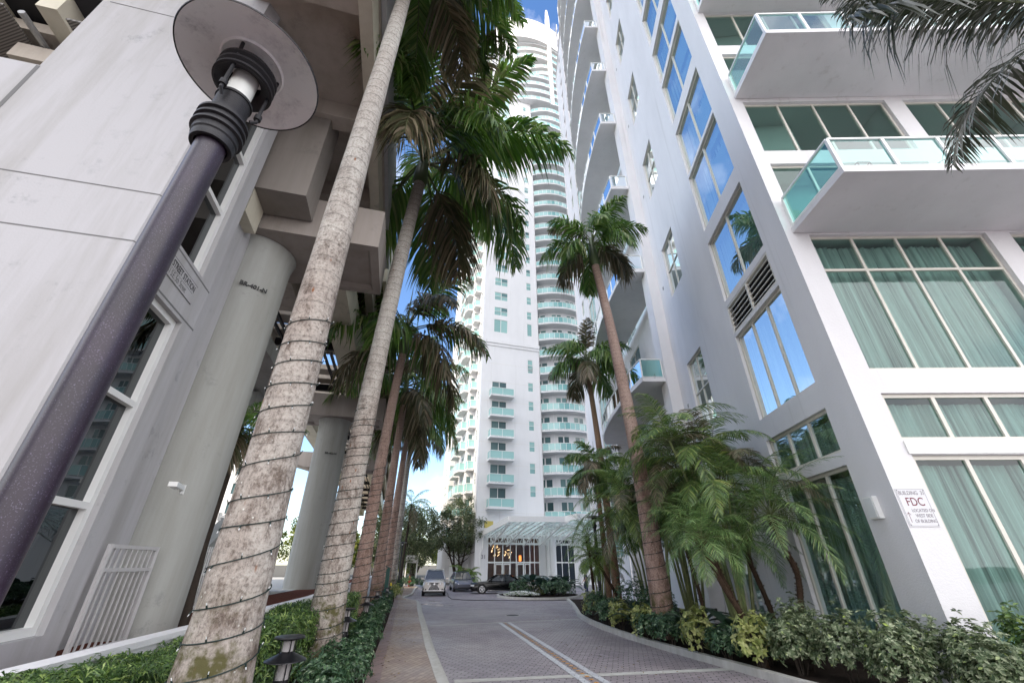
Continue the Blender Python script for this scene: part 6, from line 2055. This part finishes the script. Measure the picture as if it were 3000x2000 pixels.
# ------------------------------------------------------------------ cars
M['silver'] = plain('silver_grey_paint', (.50, .47, .45), .25, .4, .6)
M['greyblue'] = plain('grey_blue_paint', (.15, .155, .19), .22, .4, .6)
M['blackp'] = plain('black_car_paint', (.004, .004, .005), .1, 0, .3)
M['carglass'] = plain('car_glass', (.02, .025, .03), .04, 0, .9)
M['lampg'] = plain('headlight_glass', (.75, .77, .8), .1, .2, .9)
M['grille'] = plain('black_grille', (.01, .01, .011), .4, .3)

def car(loc, rz, label, paint, L_, W_, H_, body_prof, cabin, wheel_r, wb, track, front='suv', group=None):
    """car heading along -y of its own frame; body_prof: (y, z_top, halfwidth); cabin: roof outline"""
    t = thing('parked_car', label, 'car', loc, rz, group)
    mb = MB()
    # lofted lower body: ring per station
    rings = []
    for (y, zt, hw, zb) in body_prof:
        ring = []
        for k, (fx, fz) in enumerate(((-.80, 0), (-.97, .10), (-1, .38), (-.985, .70), (-.93, .90), (-.80, 1.0), (-.4, 1.015), (0, 1.02), (.4, 1.015), (.80, 1.0), (.93, .90), (.985, .70), (1, .38), (.97, .10), (.80, 0))):
            ring.append((fx * hw, y, zb + (zt - zb) * fz))
        rings.append(ring)
    n = len(rings[0]); b = 0
    for r_ in rings: mb.v.extend(r_)
    for i in range(len(rings) - 1):
        for k in range(n - 1):
            mb.f.append((i * n + k, i * n + k + 1, (i + 1) * n + k + 1, (i + 1) * n + k)); mb.mi.append(0)
        mb.f.append((i * n + n - 1, i * n, (i + 1) * n, (i + 1) * n + n - 1)); mb.mi.append(0)
    mb.f.append(tuple(range(n))); mb.mi.append(0)
    mb.f.append(tuple((len(rings) - 1) * n + k for k in reversed(range(n)))); mb.mi.append(0)
    # roof panel on pillars
    (y0, y1, y2, y3, zbelt, zr, hw0, hw1) = cabin
    rf = []
    for (y, z, hw) in ((y1 - .02, zr - .03, hw1), (y1 + .15, zr, hw1 + .01), ((y1 + y2) / 2, zr + .02, hw1 + .015), (y2 - .1, zr - .005, hw1), (y2, zr - .04, hw1 - .01)):
        rf.append([(-hw, y, z - .04), (-hw * .93, y, z), (-hw * .4, y, z + .025), (hw * .4, y, z + .025), (hw * .93, y, z), (hw, y, z - .04)])
    bb = len(mb.v)
    for r_ in rf: mb.v.extend(r_)
    for i in range(4):
        for k in range(5):
            mb.f.append((bb + i * 6 + k, bb + i * 6 + k + 1, bb + (i + 1) * 6 + k + 1, bb + (i + 1) * 6 + k)); mb.mi.append(0)
    for sx in (-1, 1):
        mb.bar((sx * hw0, y0, zbelt), (sx * hw1, y1, zr - .03), .07, .07)
        mb.bar((sx * (hw0 + .01), (y0 + y3) / 2 + .1, zbelt), (sx * hw1, (y1 + y2) / 2 + .1, zr - .03), .05, .09)
        mb.bar((sx * hw0, y3, zbelt), (sx * hw1, y2, zr - .04), .09, .12)
    mb.build('body', M[paint], t, True)
    g = MB(); e = .012
    A0, A1, A2, A3 = (y0 + .01, y1 + .01, y2 - .01, y3 - .01)
    def q(p1, p2, p3, p4): g.face([p1, p2, p3, p4])
    h0, h1 = hw0 - e, hw1 - e
    q((-h0, A0, zbelt), (h0, A0, zbelt), (h1, A1, zr - .035), (-h1, A1, zr - .035))
    g.build('windscreen', M['carglass'], t)
    g = MB(); q((-h0, A3, zbelt), (h0, A3, zbelt), (h1, A2, zr - .05), (-h1, A2, zr - .05)); g.build('rear_window', M['carglass'], t)
    for sx in (-1, 1):
        g = MB(); q((sx * h0, A0, zbelt), (sx * h0, A3, zbelt), (sx * h1, A2, zr - .05), (sx * h1, A1, zr - .035)); g.build('side_window', M['carglass'], t)
    # wheels
    for sx in (-1, 1):
        for y in (-wb / 2, wb / 2):
            wm = MB(); T = Matrix.Translation((sx * (track / 2), y, wheel_r)) @ Matrix.Rotation(pi / 2, 4, 'Y')
            wm.lathe([(wheel_r * .62, -.11), (wheel_r * .95, -.11), (wheel_r, -.08), (wheel_r, .08), (wheel_r * .95, .11), (wheel_r * .62, .11)], n=28, T=T)
            wo = wm.build('wheel', M['rubber'], t, True)
            rm = MB(); sd = .115 * sx
            c = V((sx * (track / 2) + sd, y, wheel_r))
            for k in range(5):
                a = k * 2 * pi / 5 + .3; u = V((0, cos(a), sin(a)))
                for da in (-.16, .16):
                    u2 = V((0, cos(a + da), sin(a + da)))
                    rm.bar(c + u * .04, c + u2 * wheel_r * .64, .035, .03)
            rm.lathe([(0, -.03), (.06, -.03), (.06, .03), (0, .03)], n=12, T=Matrix.Translation(c) @ Matrix.Rotation(pi / 2, 4, 'Y'))
            rm.lathe([(wheel_r * .60, -.02), (wheel_r * .68, -.02), (wheel_r * .68, .0), (wheel_r * .60, .0)], n=24, T=Matrix.Translation(c) @ Matrix.Rotation(pi / 2, 4, 'Y'))
            rm.build('rim', M['chrome'], wo)
            ar = MB(); ar.lathe([(wheel_r * 1.0, -.02), (wheel_r * 1.12, -.02), (wheel_r * 1.12, .02), (wheel_r * 1.0, .02)], n=28, T=Matrix.Translation((sx * (W_ / 2 - .012), y, wheel_r + .01)) @ Matrix.Rotation(pi / 2, 4, 'Y'))
            ar.build('wheel_arch', M['rubber'], t)
    for sx in (-1, 1):
        mm = MB(); mm.box((sx * (W_ / 2 + .09), y0 + .25, zbelt + .08), (.2, .09, .16)); mm.build('mirror', M[paint], t)
    yf = body_prof[0][0]
    if front == 'suv':
        hl = ((.55, .80, .93, 1.08), .012)
        gm = MB()
        gm.face([(-.36, yf - .03, .98), (.36, yf - .03, .98), (.27, yf - .045, .80), (.50, yf - .05, .42), (-.50, yf - .05, .42), (-.27, yf - .045, .80)])
        gm.build('grille', M['grille'], t)
        cm = MB()
        pts = [(-.36, yf - .04, .98), (.36, yf - .04, .98), (.27, yf - .055, .80), (.50, yf - .06, .42), (-.50, yf - .06, .42), (-.27, yf - .055, .80)]
        for k in range(6): cm.bar(pts[k], pts[(k + 1) % 6], .035)
        for k in range(6): cm.bar((-.33 + .0 * k, yf - .05, .50 + k * .075), (.33, yf - .05, .50 + k * .075), .012)
        cm.tube([(0, yf - .06, .86), (0, yf - .05, .86)], .075, 14)
        cm.build('grille_trim', M['chrome'], t)
        for sx in (-1, 1):
            hm = MB(); hm.face([(sx * .42, yf - .035, 1.0), (sx * .86, yf + .12, 1.0), (sx * .90, yf + .14, .86), (sx * .46, yf - .03, .80)]); hm.build('headlight', M['lampg'], t)
            fm = MB(); fm.face([(sx * .62, yf - .03, .52), (sx * .88, yf + .05, .60), (sx * .88, yf + .05, .46), (sx * .60, yf - .03, .42)]); fm.build('fog_light', M['grille'], t)
        bm_ = MB(); bm_.box((0, yf + .0, .40), (1.55, .12, .05)); bm_.build('bumper_trim', M['chrome'], t)
        pm = MB(); pm.box((0, yf + .02, .30), (1.5, .1, .14)); pm.build('skid_plate', M['grille'], t)
        for sx in (-1, 1):
            rm = MB(); rm.bar((sx * .68, y1 + .3, zr + .07), (sx * .68, y2 - .3, zr + .07), .04); rm.build('roof_rail', M['chrome'], t)
    elif front == 'smooth':
        for sx in (-1, 1):
            hm = MB(); hm.face([(sx * .52, yf - .012, .66), (sx * .86, yf + .24, .82), (sx * .88, yf + .25, .74), (sx * .58, yf - .002, .60)]); hm.build('headlight', M['lampg'], t)
        im = MB(); im.box((0, yf - .01, .33), (1.25, .05, .10)); im.build('air_intake', M['grille'], t)
    else:
        gm = MB(); gm.box((0, yf - .005, .62), (1.1, .05, .16)); gm.build('grille', M['grille'], t)
        for sx in (-1, 1):
            hm = MB(); hm.box((sx * .72, yf + .01, .64), (.28, .07, .13)); hm.box((sx * .885, yf + .16, .64), (.05, .26, .12)); hm.build('headlight', M['lampg'], t)
        for sx in (-1, 1):
            sm = MB(); sm.box((sx * (W_ / 2 - .01), .1, .27), (.03, 2.3, .03)); sm.build('sill_trim', M['chrome'], t)
    pl2 = MB(); pl2.box((0, body_prof[-1][0] + .02, .7), (1.5, .03, .16)); pl2.build('tail_light', M['red'], t)
    return t
CG = 'cars parked by the tower entrance'
suv = [(-2.42, .98, .80, .42), (-2.30, 1.06, .90, .30), (-1.9, 1.10, .94, .28), (-1.2, 1.16, .95, .28), (0, 1.16, .95, .28), (1.4, 1.16, .95, .28), (2.2, 1.14, .92, .32), (2.38, 1.05, .86, .40)]
car((-6.72, 41.3, -.51), radians(9), 'silver grey large off-roader with wide dark grille parked facing the camera', 'silver', 4.8, 1.9, 1.87, suv, (-1.05, -.35, 2.0, 2.3, 1.14, 1.84, .85, .66), .385, 2.8, 1.71, 'suv', CG)
hat = [(-2.3, .62, .70, .30), (-2.18, .76, .86, .22), (-1.7, .90, .93, .20), (-1.1, 1.02, .95, .20), (0, 1.04, .95, .20), (1.4, 1.06, .95, .22), (2.1, 1.08, .88, .3), (2.3, .95, .80, .4)]
car((-5.0, 46.9, -.51), radians(14), 'grey-blue smooth-nosed electric hatchback parked right of the silver off-roader', 'greyblue', 4.7, 1.9, 1.62, hat, (-1.25, -.1, 1.2, 2.15, 1.02, 1.60, .84, .60), .36, 2.85, 1.71, 'smooth', CG)
sed = [(-2.5, .72, .78, .28), (-2.4, .80, .90, .20), (-1.9, .88, .94, .18), (-1.0, .95, .95, .18), (0, .98, .95, .18), (1.3, 1.02, .95, .20), (2.1, 1.03, .92, .26), (2.5, .96, .84, .34)]
car((-1.25, 43.1, -.51), radians(-82), 'black low sedan parked sideways with its nose pointing left before the entrance', 'blackp', 5.0, 1.9, 1.46, sed, (-.95, -.15, 1.0, 1.9, .97, 1.45, .82, .58), .36, 3.05, 1.71, 'sedan', CG)

# bench and standing person half hidden behind the palms
bn = thing('bench', 'backless bench before the right lobby glass behind the traffic island', 'bench', (7.3, 51.5, -.5), .3)
mb = MB()
for k in range(4): mb.box((0, -.18 + k * .12, .45), (1.6, .09, .04))
mb.build('seat', M['steel'], bn)
for sx in (-.6, .6):
    mb = MB(); mb.box((sx, 0, .215), (.06, .38, .43)); mb.build('leg', M['black'], bn)
pr = thing('person', 'person in dark blue shirt and jeans standing half hidden behind the dwarf palms', 'person', (6.55, 42.2, -.5), radians(-70))
M['skin'] = plain('skin', (.42, .26, .18), .55)
M['jeans'] = plain('blue_jeans', (.06, .075, .13), .85, 0, .2, .3, 8)
M['shirt'] = plain('dark_blue_shirt', (.05, .05, .085), .8, 0, .2, .2, 6)
M['hair'] = plain('dark_hair', (.02, .015, .012), .6)
def skinned(name, verts, edges, radii, mat, parent, root=0):
    me = bpy.data.meshes.new(name); me.from_pydata(verts, edges, []); o = bpy.data.objects.new(name, me); COL.objects.link(o)
    md = o.modifiers.new('skin', 'SKIN'); sv = me.skin_vertices[0] if me.skin_vertices else None
    if sv is None:
        bm = bmesh.new(); bm.from_mesh(me); bm.verts.layers.skin.verify(); bm.to_mesh(me); bm.free()
    for i, r_ in enumerate(radii):
        me.skin_vertices[0].data[i].radius = (r_, r_) if not hasattr(r_, '__len__') else r_
        me.skin_vertices[0].data[i].use_root = (i == root)
    s2 = o.modifiers.new('sub', 'SUBSURF'); s2.levels = 1; s2.render_levels = 2
    bpy.context.view_layer.update()
    m2 = bpy.data.meshes.new_from_object(o.evaluated_get(bpy.context.evaluated_depsgraph_get()))
    bpy.data.objects.remove(o); m2.materials.clear(); m2.materials.append(M[mat])
    m2.polygons.foreach_set('use_smooth', [True] * len(m2.polygons))
    q = bpy.data.objects.new(name, m2); COL.objects.link(q); q.parent = parent
    return q
bv = [(0, 0, .95), (0, 0, 1.15), (0, .01, 1.38), (0, .0, 1.48), (0, -.01, 1.55), (0, -.03, 1.68),
      (-.18, 0, 1.42), (-.24, -.02, 1.15), (-.22, -.14, .95), (-.22, -.20, .88), (.18, 0, 1.42), (.25, .0, 1.14), (.20, -.18, 1.02), (.17, -.26, 1.02),
      (-.09, 0, .88), (-.10, -.02, .48), (-.10, .02, .08), (-.10, -.12, .04), (.09, 0, .88), (.12, .02, .48), (.13, .06, .08), (.13, -.08, .04)]
be = [(0, 1), (1, 2), (2, 3), (3, 4), (4, 5), (2, 6), (6, 7), (7, 8), (8, 9), (2, 10), (10, 11), (11, 12), (12, 13), (0, 14), (14, 15), (15, 16), (16, 17), (0, 18), (18, 19), (19, 20), (20, 21)]
br = [.13, .12, .13, .055, .055, .095, .055, .042, .032, .03, .055, .042, .032, .03, .08, .055, .04, .04, .08, .055, .04, .04]
skinned('body', bv, be, br, 'skin', pr)
skinned('jeans', [(0, 0, .97), (-.09, 0, .88), (-.10, -.02, .48), (-.10, .02, .12), (.09, 0, .88), (.12, .02, .48), (.13, .06, .12)], [(0, 1), (1, 2), (2, 3), (0, 4), (4, 5), (5, 6)], [.145, .1, .075, .07, .1, .075, .07], 'jeans', pr)
skinned('shirt', [(0, 0, .95), (0, 0, 1.15), (0, .01, 1.38), (0, 0, 1.46), (-.18, 0, 1.42), (-.235, -.01, 1.22), (.18, 0, 1.42), (.24, .0, 1.2)], [(0, 1), (1, 2), (2, 3), (2, 4), (4, 5), (2, 6), (6, 7)], [.15, .14, .15, .07, .075, .062, .075, .062], 'shirt', pr)
mb = MB(); mb.lathe([(.0, .12), (.06, .105), (.10, .05), (.105, 0), (.09, -.05)], (0, .0, 1.70), 18); mb.build('hair', M['hair'], pr, True)
for hx, hy, hz in ((-.22, -.20, .88), (.17, -.26, 1.02)):
    mb = MB()
    for k in range(4): mb.tube([(hx - .03 + .02 * k, hy - .01, hz), (hx - .03 + .02 * k, hy - .06 + .005 * k, hz - .03), (hx - .03 + .02 * k, hy - .065, hz - .065 + .004 * k)], [.009, .008, .006], 6)
    mb.tube([(hx + .04, hy, hz + .01), (hx + .055, hy - .04, hz - .01)], [.010, .007], 6)
    mb.build('fingers', M['skin'], pr, True)
